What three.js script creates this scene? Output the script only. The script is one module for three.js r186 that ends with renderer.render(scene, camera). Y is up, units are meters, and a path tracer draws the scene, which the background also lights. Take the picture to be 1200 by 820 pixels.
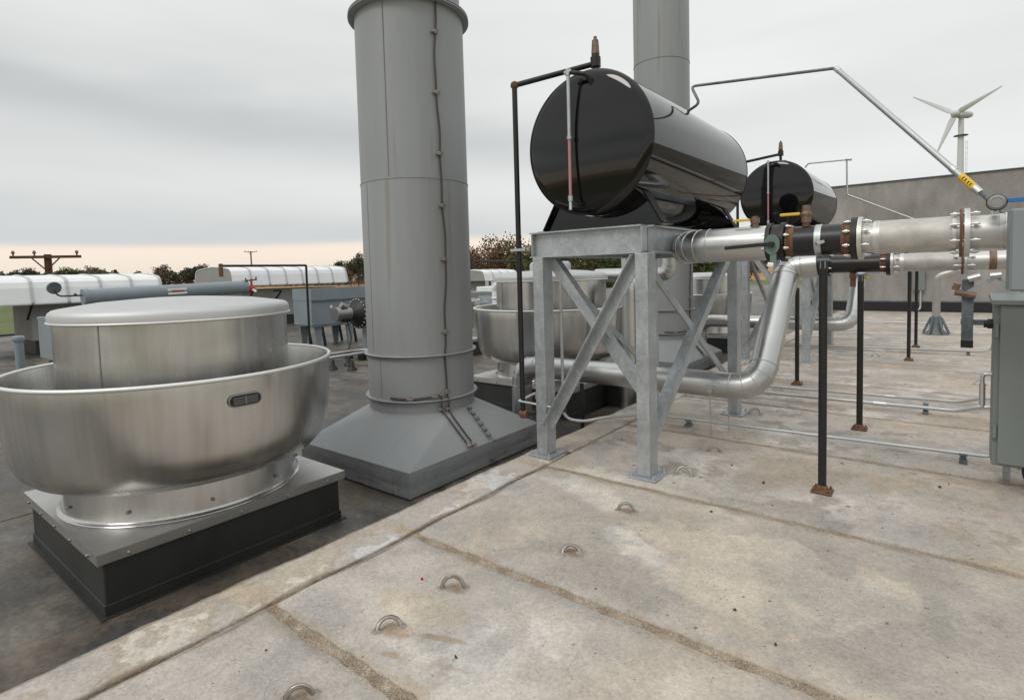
import * as THREE from 'three';
import { mergeGeometries, toCreasedNormals } from 'three/addons/utils/BufferGeometryUtils.js';
import { RoundedBoxGeometry } from 'three/addons/geometries/RoundedBoxGeometry.js';

// ------------------------------------------------------------------ camera, sky, sun, exposure
const scene = new THREE.Scene();
const rad = THREE.MathUtils.degToRad;
const camera = new THREE.PerspectiveCamera(64.17, 1200 / 820, 0.05, 6000);
camera.position.set(0, 1.6, 0);
camera.rotation.order = 'YXZ';
camera.rotation.set(rad(-3.33), rad(38.02), rad(-1.55));
camera.setViewOffset(1200, 820, 0, 52, 1200, 820);
scene.add(camera);

const clamp = (x, a = 0, b = 1) => Math.min(b, Math.max(a, x));
const lerp = (a, b, t) => a + (b - a) * t;
const sstep = (a, b, x) => { const t = clamp((x - a) / (b - a)); return t * t * (3 - 2 * t); };
function rng(seed) { let s = seed >>> 0; return () => { s = (s + 0x6D2B79F5) | 0; let t = Math.imul(s ^ (s >>> 15), 1 | s); t = (t + Math.imul(t ^ (t >>> 7), 61 | t)) ^ t; return ((t ^ (t >>> 14)) >>> 0) / 4294967296; }; }
// tileable value noise summed over octaves, N x N, roughly 0..1
function noiseField(N, cells, oct, gain, seed, stretch = 1) {
  const out = new Float32Array(N * N); let amp = 1, tot = 0;
  for (let o = 0; o < oct; o++) {
    const cx = Math.max(1, Math.round(cells * 2 ** o / stretch)), cy = Math.max(1, Math.round(cells * 2 ** o)), r = rng(seed + o * 977);
    if (cx > N || cy > N) break;
    const L = new Float32Array(cx * cy); for (let i = 0; i < L.length; i++) L[i] = r();
    const ix0 = new Int32Array(N), ix1 = new Int32Array(N), fx = new Float32Array(N);
    for (let x = 0; x < N; x++) { const u = x / N * cx, i = Math.floor(u), f = u - i; ix0[x] = i % cx; ix1[x] = (i + 1) % cx; fx[x] = f * f * (3 - 2 * f); }
    for (let y = 0; y < N; y++) {
      const v = y / N * cy, j = Math.floor(v), g = v - j, gy = g * g * (3 - 2 * g), r0 = (j % cy) * cx, r1 = ((j + 1) % cy) * cx;
      for (let x = 0; x < N; x++) {
        const a = L[r0 + ix0[x]], b = L[r0 + ix1[x]], c = L[r1 + ix0[x]], d = L[r1 + ix1[x]], f = fx[x];
        out[y * N + x] += amp * ((a + (b - a) * f) * (1 - gy) + (c + (d - c) * f) * gy);
      }
    }
    tot += amp; amp *= gain;
  }
  for (let i = 0; i < out.length; i++) out[i] /= tot;
  return out;
}

// overcast sky: grey stratus deck with a clear peach strip under it along the horizon
{
  const W = 1024, H = 512, data = new Float32Array(W * H * 4);
  const nz = noiseField(1024, 6, 6, 0.55, 11, 1), n2 = noiseField(1024, 16, 5, 0.6, 12, 1.6);
  for (let j = 0; j < H; j++) for (let i = 0; i < W; i++) {
    const e = ((j + 0.5) / H - 0.5) * 180, az = ((i + 0.5) / W - 0.5) * 360, k = (j * W + i) * 4;
    const a = nz[((j * 4) & 1023) * 1024 + i], b = n2[((j * 5) & 1023) * 1024 + i];
    const right = sstep(-135, -98, az) * (1 - sstep(-40, 20, az));        // cloud thinner and paler that way
    let L = 0.665 + 0.05 * sstep(4, 9, e) - 0.14 * Math.exp(-(((e - 13 + (a - 0.5) * 10) / 2.4) ** 2)) * (1 - right * 0.85) - 0.075 * Math.exp(-(((e - 4.6 + (a - 0.5) * 3) / 2.0) ** 2)) * (1 - right);
    L += 0.04 * right + (a - 0.5) * 0.19 + (b - 0.5) * 0.13;
    L *= 1 + 0.5 * sstep(18, 90, e);
    let c = [L * 0.988, L * 1.004, L * 1.0];
    const blue = clamp((0.7 - L) * 4); c = [c[0] * (1 - 0.035 * blue), c[1], c[2] * (1 + 0.02 * blue)];
    const top = 3.15 + 0.55 * sstep(-165, -125, az) + (b - 0.5) * 0.3, t = 1 - sstep(top - 0.25, top + 0.22, e);
    const p = lerp(0.74, 0.86, sstep(-1, 2.5, e)) + (b - 0.5) * 0.1;
    const peach = [p * 1.02, p * 0.9, p * 0.765];
    const w = t * (1 - 0.55 * right);
    for (let q = 0; q < 3; q++) c[q] = lerp(c[q], peach[q], w);
    const g = sstep(0, -6, e); c = [lerp(c[0], 0.2, g), lerp(c[1], 0.19, g), lerp(c[2], 0.16, g)];
    data[k] = c[0]; data[k + 1] = c[1]; data[k + 2] = c[2]; data[k + 3] = 1;
  }
  const t = new THREE.DataTexture(data, W, H, THREE.RGBAFormat, THREE.FloatType);
  t.mapping = THREE.EquirectangularReflectionMapping; t.magFilter = THREE.LinearFilter; t.minFilter = THREE.LinearFilter; t.needsUpdate = true;
  scene.background = t; scene.environment = t;
}
const sun = new THREE.DirectionalLight(0xfffaf3, 0.85);
sun.position.set(-8, 46, 44); sun.castShadow = true; sun.shadow.radius = 34; sun.shadow.mapSize.set(2048, 2048);
Object.assign(sun.shadow.camera, { left: -35, right: 25, top: 35, bottom: -35, near: 1, far: 160 });
scene.add(sun, sun.target);
const renderer = new THREE.WebGLRenderer();
renderer.toneMapping = THREE.LinearToneMapping; renderer.toneMappingExposure = 1.1;
renderer.shadowMap.enabled = true;

// ------------------------------------------------------------------ geometry helpers
const V = (x, y, z) => new THREE.Vector3(x, y, z);
const v3 = p => (p.isVector3 ? p.clone() : V(p[0], p[1], p[2]));
function flat(g) { let h = g.index ? g.toNonIndexed() : g; for (const k of Object.keys(h.attributes)) if (!['position', 'normal', 'uv'].includes(k)) h.deleteAttribute(k); h.clearGroups(); return h; }
function xf(g, p = [0, 0, 0], r = [0, 0, 0], s = [1, 1, 1]) { const m = new THREE.Matrix4().compose(V(...p), new THREE.Quaternion().setFromEuler(new THREE.Euler(...r)), V(...s)); return g.applyMatrix4(m); }
const box = (w, h, d, x, y, z, r) => xf(flat(new THREE.BoxGeometry(w, h, d)), [x, y, z], r);
const rbox = (w, h, d, x, y, z, rr = 0.008, r) => xf(flat(new RoundedBoxGeometry(w, h, d, 1, rr)), [x, y, z], r);
function along(g, a, b) { a = v3(a); b = v3(b); const d = b.clone().sub(a); return g.applyMatrix4(new THREE.Matrix4().compose(a.clone().addScaledVector(d, 0.5), new THREE.Quaternion().setFromUnitVectors(V(0, 1, 0), d.clone().normalize()), V(1, 1, 1))); }
const cyl = (a, b, r, r2 = r, seg = 20) => along(flat(new THREE.CylinderGeometry(r2, r, v3(a).distanceTo(v3(b)), seg)), a, b);
// bar of rectangular section from a to b; up fixes its roll
function bar(a, b, w, h, up = [0, 1, 0]) {
  a = v3(a); b = v3(b); const z = b.clone().sub(a), L = z.length(); z.normalize();
  const x = v3(up).cross(z).normalize(), y = z.clone().cross(x);
  return flat(new THREE.BoxGeometry(w, h, L)).applyMatrix4(new THREE.Matrix4().makeBasis(x, y, z).setPosition(a.addScaledVector(z, L / 2)));
}
function angleBar(a, b, w, th, up) { // L-section steel
  a = v3(a); b = v3(b); const z = b.clone().sub(a), L = z.length(); z.normalize();
  const x = v3(up).cross(z).normalize(), y = z.clone().cross(x), m = new THREE.Matrix4().makeBasis(x, y, z).setPosition(a.addScaledVector(z, L / 2));
  return [flat(new THREE.BoxGeometry(w, th, L)).applyMatrix4(m), xf(flat(new THREE.BoxGeometry(th, w - th, L)), [w / 2 - th / 2, -w / 2, 0]).applyMatrix4(m)];
}
function roundPath(pts, R, n = 6) {
  pts = pts.map(v3); const out = [pts[0]], seams = [];
  for (let i = 1; i < pts.length - 1; i++) {
    const p = pts[i], a = pts[i - 1].clone().sub(p), b = pts[i + 1].clone().sub(p), r = Math.min(R, a.length() * 0.49, b.length() * 0.49);
    const A = p.clone().addScaledVector(a.normalize(), r), B = p.clone().addScaledVector(b.normalize(), r);
    for (let k = 0; k <= n; k++) { const t = k / n, q = A.clone().multiplyScalar((1 - t) ** 2).addScaledVector(p, 2 * t * (1 - t)).addScaledVector(B, t * t); seams.push(out.length); out.push(q); }
  }
  out.push(pts[pts.length - 1]); return { pts: out, seams };
}
// sweep a circle (radius r or r(i)) along a polyline; mitred joints
function sweep(pts, r, seg = 16, cap = true) {
  const pos = [], nor = [], uv = [], idx = [], n = pts.length; let N = null, len = 0;
  for (let i = 0; i < n; i++) {
    const p = pts[i], d0 = i ? p.clone().sub(pts[i - 1]).normalize() : null, d1 = i < n - 1 ? pts[i + 1].clone().sub(p).normalize() : null;
    const T = (d0 && d1 ? d0.clone().add(d1) : (d0 || d1).clone()).normalize(), k = d0 && d1 ? 1 / Math.max(0.3, T.dot(d0)) : 1;
    if (!N) { N = Math.abs(T.y) < 0.9 ? V(0, 1, 0) : V(1, 0, 0); }
    N = N.clone().addScaledVector(T, -N.dot(T)).normalize(); const B = T.clone().cross(N);
    let bend = null; if (d0 && d1) { bend = d1.clone().sub(d0); if (bend.lengthSq() > 1e-8) bend.normalize(); else bend = null; }
    if (i) len += p.distanceTo(pts[i - 1]);
    const rr = typeof r === 'function' ? r(i) : r;
    for (let j = 0; j <= seg; j++) {
      const a = j / seg * Math.PI * 2, o = N.clone().multiplyScalar(Math.cos(a)).addScaledVector(B, Math.sin(a)), q = o.clone().multiplyScalar(rr);
      if (bend) q.addScaledVector(bend, q.dot(bend) * (k - 1));
      pos.push(p.x + q.x, p.y + q.y, p.z + q.z); nor.push(o.x, o.y, o.z); uv.push(j / seg, len);
    }
  }
  const w = seg + 1; for (let i = 0; i < n - 1; i++) for (let j = 0; j < seg; j++) { const a = i * w + j, b = a + 1, c = a + w, d = c + 1; idx.push(a, b, c, b, d, c); }
  const g = new THREE.BufferGeometry(); g.setAttribute('position', new THREE.Float32BufferAttribute(pos, 3)); g.setAttribute('normal', new THREE.Float32BufferAttribute(nor, 3)); g.setAttribute('uv', new THREE.Float32BufferAttribute(uv, 2)); g.setIndex(idx);
  const out = [flat(g)];
  if (cap) for (const e of [0, n - 1]) { const d = (e ? pts[n - 1].clone().sub(pts[n - 2]) : pts[0].clone().sub(pts[1])).normalize(), rr = typeof r === 'function' ? r(e) : r; out.push(along(flat(new THREE.CylinderGeometry(rr, rr, 0.002, seg)), pts[e].clone().addScaledVector(d, -0.001), pts[e].clone().addScaledVector(d, 0.001))); }
  return mergeGeometries(out);
}
const tube = (pts, r, R = 0.1, n = 6, seg = 14) => sweep(roundPath(pts, R, n).pts, r, seg);
const lathe = (prof, seg = 64, p, r) => xf(flat(new THREE.LatheGeometry(prof.map(q => new THREE.Vector2(Math.max(q[0], 1e-4), q[1])), seg)), p, r);
const torus = (R, r, p, rot = [Math.PI / 2, 0, 0], seg = 64, rs = 8) => xf(flat(new THREE.TorusGeometry(R, r, rs, seg)), p, rot);
function extr(shapePts, depth, bevel = 0) { const s = new THREE.Shape(shapePts.map(p => new THREE.Vector2(p[0], p[1]))); return flat(new THREE.ExtrudeGeometry(s, { depth, bevelEnabled: bevel > 0, bevelSize: bevel, bevelThickness: bevel, bevelSegments: 1, curveSegments: 8 })); }
function creased(g, ang = 0.5) { return g; }

const taken = new Map();
function numbered(n) { const k = taken.get(n) || 0; taken.set(n, k + 1); return k ? n + '_' + String(k).padStart(3, '0') : n; }
function thing(name, label, category, p = [0, 0, 0], o = {}) {
  const g = new THREE.Group(); g.name = numbered(name); g.position.set(...p); if (o.ry) g.rotation.y = o.ry;
  g.userData = { label, category }; if (o.group) g.userData.group = o.group; if (o.kind) g.userData.kind = o.kind; scene.add(g); return g;
}
let part = function (parent, name, geos, mat, label, kind) {
  if (name === 'bolt_ring') kind = 'stuff';
  geos = (Array.isArray(geos) ? geos.flat(3) : [geos]).map(flat);
  const m = new THREE.Mesh(geos.length > 1 ? mergeGeometries(geos) : geos[0], mat); m.name = name; m.castShadow = m.receiveShadow = true;
  if (label) m.userData.label = label; if (kind) m.userData.kind = kind; parent.add(m); return m;
}
function single(name, label, category, geos, mat, o = {}) {
  const m = part(scene, numbered(name), geos, mat); m.userData = { label, category }; if (o.group) m.userData.group = o.group; if (o.kind) m.userData.kind = o.kind; return m;
}
function structure(name, geos, mat) { const m = part(scene, numbered(name), geos, mat); m.userData.kind = 'structure'; return m; }
function copy(o, p, label, o2 = {}) { const c = o.clone(); c.name = numbered(o.name.replace(/_\d{3}$/, '')); c.position.set(...p); c.userData = { ...o.userData, label }; if (o2.ry !== undefined) c.rotation.y = o2.ry; scene.add(c); return c; }

// ------------------------------------------------------------------ textures and materials
function colourTex(N, fn, rep = [1, 1]) {
  const d = new Uint8Array(N * N * 4); const c = [0, 0, 0];
  for (let j = 0; j < N; j++) for (let i = 0; i < N; i++) { fn(i, j, c); const k = (j * N + i) * 4; d[k] = clamp(c[0], 0, 255); d[k + 1] = clamp(c[1], 0, 255); d[k + 2] = clamp(c[2], 0, 255); d[k + 3] = 255; }
  const t = new THREE.DataTexture(d, N, N); t.colorSpace = THREE.SRGBColorSpace; t.wrapS = t.wrapT = THREE.RepeatWrapping; t.magFilter = THREE.LinearFilter; t.minFilter = THREE.LinearMipmapLinearFilter; t.generateMipmaps = true; t.repeat.set(...rep); t.needsUpdate = true; return t;
}
function greyTex(N, fn, rep = [1, 1]) { const t = colourTex(N, (i, j, c) => { c[0] = c[1] = c[2] = fn(i, j) * 255; }, rep); t.colorSpace = THREE.NoColorSpace; return t; }
const lin = (r, g, b) => new THREE.Color().setRGB(r, g, b);
const std = o => new THREE.MeshStandardMaterial(o);
const F = {};                                                          // shared noise fields
F.a = noiseField(512, 4, 7, 0.55, 1); F.b = noiseField(512, 8, 6, 0.6, 2); F.fine = noiseField(512, 64, 3, 0.7, 3); F.c = noiseField(512, 5, 5, 0.5, 4);
F.spangle = noiseField(512, 26, 2, 0.6, 5); F.streak = noiseField(512, 2, 5, 0.6, 6, 0.02);
const at = (f, N, i, j) => f[(j & (N - 1)) * N + (i & (N - 1))];
// mottled paint / metal: base sRGB colour varied by noise
const mottle = (rgb, amt, f = F.b, g = F.fine, fa = 0.3, rep) => colourTex(512, (i, j, c) => { const n = (at(f, 512, i, j) - 0.5) * amt + (at(g, 512, i, j) - 0.5) * amt * fa; for (let q = 0; q < 3; q++) c[q] = rgb[q] * (1 + n); }, rep);
const rough = (lo, hi, f = F.b, rep) => greyTex(512, (i, j) => lerp(lo, hi, clamp((at(f, 512, i, j) - 0.25) * 2)), rep);

const M = {};
// spun aluminium: faint smears and handling marks, grain runs round the drum
const smear = noiseField(512, 2, 3, 0.5, 21, 0.08), smear2 = noiseField(512, 4, 3, 0.5, 22), grain = noiseField(512, 2, 2, 0.7, 23, 0.012);      // drawn-out marks running up and down the sheet
M.fan = new THREE.MeshPhysicalMaterial({ color: 0xffffff, metalness: 1, roughness: 1, anisotropy: 0.75, anisotropyRotation: Math.PI / 2,
  map: colourTex(512, (i, j, c) => { const n = (at(smear, 512, i, j) - 0.5) * 22 + (at(smear2, 512, i, j) - 0.5) * 30 + (at(grain, 512, i, j) - 0.5) * 11 + (at(F.fine, 512, i, j) - 0.5) * 5; c[0] = 203 + n; c[1] = 202 + n; c[2] = 200 + n; }, [2, 1]),
  roughnessMap: greyTex(512, (i, j) => 0.17 + 0.09 * at(smear, 512, i, j) + 0.1 * at(smear2, 512, i, j), [2, 1]) });
M.fanCap = std({ color: 0xffffff, metalness: 0.8, roughness: 0.6, map: mottle([205, 206, 206], 0.07, F.a) });
M.fanPlate = std({ color: 0xffffff, metalness: 1, roughness: 0.42, map: mottle([196, 195, 192], 0.16, F.a) });
M.bead = std({ color: lin(0.78, 0.78, 0.76), metalness: 0.8, roughness: 0.5 });
M.curb = std({ color: 0xffffff, roughness: 0.55, map: mottle([44, 45, 43], 0.5, F.a) });
M.screw = std({ color: lin(0.3, 0.3, 0.3), metalness: 0.9, roughness: 0.5 });
M.black = std({ color: lin(0.012, 0.012, 0.012), roughness: 0.5 });
const runs = noiseField(512, 3, 5, 0.6, 61, 0.12), ripple = noiseField(512, 3, 3, 0.5, 62);
M.stack = std({ color: 0xffffff, roughness: 0.48, metalness: 0.0, map: colourTex(512, (i, j, c) => { const n = 1 + (at(F.a, 512, i, j) - 0.5) * 0.09 + (at(runs, 512, i, j) - 0.5) * 0.07 + (at(F.fine, 512, i, j) - 0.5) * 0.02, g = sstep(0.62, 0.76, at(runs, 512, i + 97, j)) * 0.1; c[0] = 147 * n * (1 - g * 0.6); c[1] = 150 * n * (1 - g); c[2] = 151 * n * (1 - g * 1.3); }), bumpMap: greyTex(512, (i, j) => at(ripple, 512, i, j)), bumpScale: 0.012 });
M.galv = std({ color: 0xffffff, metalness: 0.55, roughness: 0.52, map: colourTex(512, (i, j, c) => { const n = (at(F.spangle, 512, i, j) - 0.5) * 32 + (at(F.a, 512, i, j) - 0.5) * 50; c[0] = 175 + n * 0.9; c[1] = 180 + n * 0.92; c[2] = 183 + n * 0.92; }, [2, 2]), roughnessMap: rough(0.7, 1, F.spangle, [2, 2]) });
M.galvDark = std({ color: 0xffffff, metalness: 0.5, roughness: 0.6, map: mottle([112, 120, 124], 0.5, F.a, F.spangle, 0.5, [2, 2]) });
M.tank = new THREE.MeshPhysicalMaterial({ color: lin(0.005, 0.005, 0.0055), roughness: 0.05, specularIntensity: 1.0 });
M.matteBlack = new THREE.MeshPhysicalMaterial({ color: lin(0.006, 0.006, 0.006), roughness: 0.6, specularIntensity: 0.4 });
M.blackPipe = std({ color: 0xffffff, roughness: 0.38, metalness: 0.1, map: mottle([34, 33, 33], 0.5, F.b) });
M.rust = std({ color: 0xffffff, roughness: 0.85, map: mottle([108, 78, 56], 0.9, F.b, F.fine, 0.8) });
M.jacket = new THREE.MeshPhysicalMaterial({ color: 0xffffff, metalness: 1, roughness: 1, map: mottle([196, 197, 196], 0.1, F.a), roughnessMap: rough(0.28, 0.42, F.a) });
M.stainless = std({ color: 0xffffff, metalness: 0.7, roughness: 0.45, map: mottle([204, 203, 199], 0.2, F.a) });
M.braid = std({ color: 0xffffff, metalness: 0.45, roughness: 0.6, map: colourTex(256, (i, j, c) => { const w = ((i >> 3) + (j >> 3)) & 1 ? 10 : -10, n = (at(F.a, 512, i * 2, j * 2) - 0.5) * 46; c[0] = 190 + w + n; c[1] = 187 + w + n; c[2] = 181 + w + n; }, [3, 1.5]) });
M.valve = std({ color: 0xffffff, roughness: 0.5, metalness: 0.1, map: mottle([36, 34, 34], 0.6, F.b) });
M.green = std({ color: lin(0.13, 0.2, 0.175), roughness: 0.5 });
M.yellow = std({ color: lin(0.75, 0.5, 0.02), roughness: 0.45 });
M.bronze = std({ color: 0xffffff, metalness: 0.5, roughness: 0.6, map: mottle([128, 110, 94], 0.4, F.b) });
M.blue = std({ color: lin(0.03, 0.16, 0.45), roughness: 0.4 });
M.zinc = std({ color: lin(0.62, 0.63, 0.62), metalness: 0.8, roughness: 0.35 });
M.conduit = std({ color: 0xffffff, metalness: 0.6, roughness: 0.45, map: mottle([186, 190, 190], 0.2, F.b) });
M.enclosure = std({ color: 0xffffff, roughness: 0.5, map: mottle([121, 128, 125], 0.08, F.a) });
M.enclosurePale = std({ color: 0xffffff, roughness: 0.45, map: mottle([133, 140, 143], 0.07, F.a) });
M.white = std({ color: 0xffffff, roughness: 0.5, map: mottle([236, 238, 238], 0.05, F.a) });
M.greyPaint = std({ color: 0xffffff, roughness: 0.6, map: mottle([150, 150, 146], 0.1, F.a) });
M.bluegrey = std({ color: 0xffffff, roughness: 0.5, map: mottle([134, 144, 150], 0.12, F.a) });
M.pink = std({ color: lin(0.42, 0.22, 0.22), roughness: 0.4 });
M.glass = new THREE.MeshPhysicalMaterial({ color: 0xffffff, transmission: 1, roughness: 0.05, thickness: 0 });
M.red = std({ color: lin(0.4, 0.02, 0.02), roughness: 0.5 });
M.cable = std({ color: lin(0.06, 0.052, 0.047), roughness: 0.6 });
M.stone = std({ color: lin(0.07, 0.055, 0.045), roughness: 0.9 });
M.clampMetal = std({ color: lin(0.3, 0.26, 0.24), metalness: 0.6, roughness: 0.5 });
M.hoodRib = std({ color: 0xffffff, roughness: 0.5, map: mottle([190, 194, 196], 0.06, F.a) });
M.wood = std({ color: 0xffffff, roughness: 0.9, map: mottle([88, 62, 48], 0.4, F.b) });
M.turbine = std({ color: lin(0.62, 0.63, 0.64), roughness: 0.5 });
for (const k of ['galv', 'galvDark', 'enclosure', 'enclosurePale', 'curb', 'white', 'greyPaint', 'bluegrey', 'fanPlate', 'wood']) M[k].userData.metre = 1;
// uv in metres, projected along the axis each face looks along
function metreUV(g, s = 1, ox = 0, oz = 0) {
  const p = g.attributes.position, uv = g.attributes.uv;
  for (let i = 0; i < p.count; i += 3) {
    const a = V(p.getX(i), p.getY(i), p.getZ(i)), b = V(p.getX(i + 1), p.getY(i + 1), p.getZ(i + 1)), c = V(p.getX(i + 2), p.getY(i + 2), p.getZ(i + 2));
    const n = b.sub(a).cross(c.sub(a)), ax = Math.abs(n.x), ay = Math.abs(n.y), az = Math.abs(n.z);
    for (let k = i; k < i + 3; k++) {
      const x = p.getX(k) + ox, y = p.getY(k), z = p.getZ(k) + oz;
      if (ay >= ax && ay >= az) uv.setXY(k, x * s, -z * s); else if (ax >= az) uv.setXY(k, z * s, y * s); else uv.setXY(k, x * s, y * s);
    }
  }
  return g;
}
{ const base = part; part = function (parent, name, geos, mat, label, kind) { const m = base(parent, name, geos, mat, label, kind); if (mat.userData.metre) metreUV(m.geometry, mat.userData.metre); return m; }; }

// ------------------------------------------------------------------ ground, far field
const GROUND = -8.5;
const groundY = (x, z) => { const d = Math.hypot(x + 14, z + 10); return GROUND + 7.2 * sstep(60, 430, d) + 0.6 * Math.sin(x * 0.011) * Math.cos(z * 0.013) * sstep(60, 200, d); };
{
  const pos = [], col = [], uv = [], idx = [], R = [0, 15, 30, 45, 60, 80, 100, 130, 160, 200, 250, 300, 360, 430, 520, 650, 900, 1500, 3500], A = 96, r = rng(5);
  for (let i = 0; i < R.length; i++) for (let j = 0; j <= A; j++) {
    const a = j / A * Math.PI * 2, x = -14 + R[i] * Math.cos(a), z = -10 + R[i] * Math.sin(a); pos.push(x, groundY(x, z), z); uv.push(x / 40, z / 40);
  }
  const w = A + 1; for (let i = 0; i < R.length - 1; i++) for (let j = 0; j < A; j++) { const a = i * w + j, b = a + 1, c = a + w, d = c + 1; idx.push(a, b, c, b, d, c); }
  const g = new THREE.BufferGeometry(); g.setAttribute('position', new THREE.Float32BufferAttribute(pos, 3)); g.setAttribute('uv', new THREE.Float32BufferAttribute(uv, 2)); g.setIndex(idx); g.computeVertexNormals();
  const mk = (p, q) => colourTex(512, (i, j, c) => { const n = at(F.a, 512, i, j), f = at(F.fine, 512, i, j) - 0.5, t = sstep(0.35, 0.65, n); for (let k = 0; k < 3; k++) c[k] = lerp(p[k], q[k], t) * (1 + f * 0.4); });
  const near = g.clone(), far = g.clone(); near.setIndex(idx.slice(0, 6 * A * 10)); far.setIndex(idx.slice(6 * A * 10));
  structure('lawn', near, std({ roughness: 1, map: mk([84, 98, 48], [96, 104, 62]) }));
  structure('stubble_field', far, std({ roughness: 1, map: mk([168, 132, 84], [146, 118, 78]) }));
}

// ------------------------------------------------------------------ concrete deck
const JOINTS = [1.6, 0.1, -1.33, -2.265, -3.74, -5.25, -6.8, -8.5, -10.3, -12.1, -13.9, -15.7, -17.5, -19.3, -21.0, -22.25];
const EDGE = -2.95, CRACK = -2.61;
const conc = (N, size, ox, oz, seed, special) => {                     // N pixels over `size` metres starting at (ox, oz)
  const lo = noiseField(N, 3, 5, 0.55, seed), mid = noiseField(N, 22, 5, 0.62, seed + 1), fine = noiseField(N, 400, 2, 0.8, seed + 2), gr = noiseField(N, 110, 3, 0.7, seed + 6), blot = noiseField(N, 7, 6, 0.58, seed + 3), scr = noiseField(N, 10, 5, 0.6, seed + 4, 5);
  const height = new Float32Array(N * N), r = rng(seed + 9);
  const pits = new Float32Array(N * N);
  for (let k = 0; k < 5200 * (size / 4.4) ** 2; k++) { const x = r() * N | 0, y = r() * N | 0, q = r(), rr = q > 0.985 ? 3.2 : q > 0.86 ? 1.7 : 0.95, s = (0.3 + r() * 0.7) * (r() > 0.3 ? 1 : -0.8); for (let b = -4; b <= 4; b++) for (let a = -4; a <= 4; a++) { const d = Math.hypot(a, b * (0.7 + r() * 0.3)); if (d < rr) pits[((y + b + N) % N) * N + (x + a + N) % N] = s; } }
  const crack = new Float32Array(N * N);
  for (let q = 0; q < (special ? 13 : 7); q++) { let x = r() * N, y = r() * N, a = r() * 6.283; const L = 60 + r() * 420, s = 0.4 + 0.5 * r(); for (let k = 0; k < L; k++) { a += (r() - 0.5) * 0.5; x += Math.cos(a); y += Math.sin(a); crack[((y | 0) + 8 * N) % N * N + ((x | 0) + 8 * N) % N] = s * (0.4 + 0.6 * r()); } }
  const map = colourTex(N, (i, j, c) => {
    const k = j * N + i, x = ox + (i + 0.5) / N * size, z = oz - (j + 0.5) / N * size;
    const l = lo[k], m = mid[k], f = fine[k] - 0.5, b = blot[k];
    const tan = sstep(0.44, 0.62, l), grey = sstep(0.5, 0.68, b), pale = sstep(0.52, 0.66, 1 - b) * sstep(0.4, 0.6, m);
    let R = 184, G = 177, B = 168;
    R = lerp(R, 188, tan * 0.5); G = lerp(G, 174, tan * 0.5); B = lerp(B, 156, tan * 0.5);
    R = lerp(R, 163, grey * 0.65); G = lerp(G, 158, grey * 0.65); B = lerp(B, 151, grey * 0.65);
    R = lerp(R, 207, pale * 0.6); G = lerp(G, 202, pale * 0.6); B = lerp(B, 193, pale * 0.6);
    let t = (m - 0.5) * 0.15 + f * 0.18 + (gr[k] - 0.5) * 0.1 + (scr[k] - 0.5) * 0.1; const pt = pits[k]; if (pt > 0) t -= 0.34 * pt; else t -= pt * 0.14; t -= 0.3 * crack[k];
    c[0] = R * (1 + t); c[1] = G * (1 + t); c[2] = B * (1 + t * 1.03);
    if (special) special(x, z, c, m, b, f);
    height[k] = 0.5 + (m - 0.5) * 0.25 + (gr[k] - 0.5) * 0.35 + f * 0.3 - (pt > 0 ? pt * 0.45 : 0);
  });
  return std({ roughness: 0.88, map, bumpMap: greyTex(N, (i, j) => height[j * N + i]), bumpScale: 0.008 });
};
const LOOPS = [[-1.94, -1.09, 0.9], [-1.98, -1.56, 0.95], [-1.97, -1.97, 0.6], [-1.67, -2.62, 0.75], [-1.66, -3.3, 0.25], [-1.59, -4.14, 0.2], [-1.58, -4.83, 0.3], [-1.62, -6.3, 0.2], [-0.95, -11.3, 0.1], [-1.7, -7.7, 0.4], [-0.1, -15.9, 0.1], [0.35, -9.3, 0.2]];
const blob = (x, z, cx, cz, rx, rz, a = 0) => { const dx = x - cx, dz = z - cz, u = dx * Math.cos(a) + dz * Math.sin(a), v = -dx * Math.sin(a) + dz * Math.cos(a); return Math.hypot(u / rx, v / rz); };
const TB = [184, 177, 168], tint = (c, col, w) => { for (let q = 0; q < 3; q++) c[q] *= lerp(1, col[q] / TB[q], clamp(w)); };   // stains keep the grain under them
const NEAR_X = -3.0, NEAR_Z = 0.2, NEAR_S = 4.4;
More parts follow.
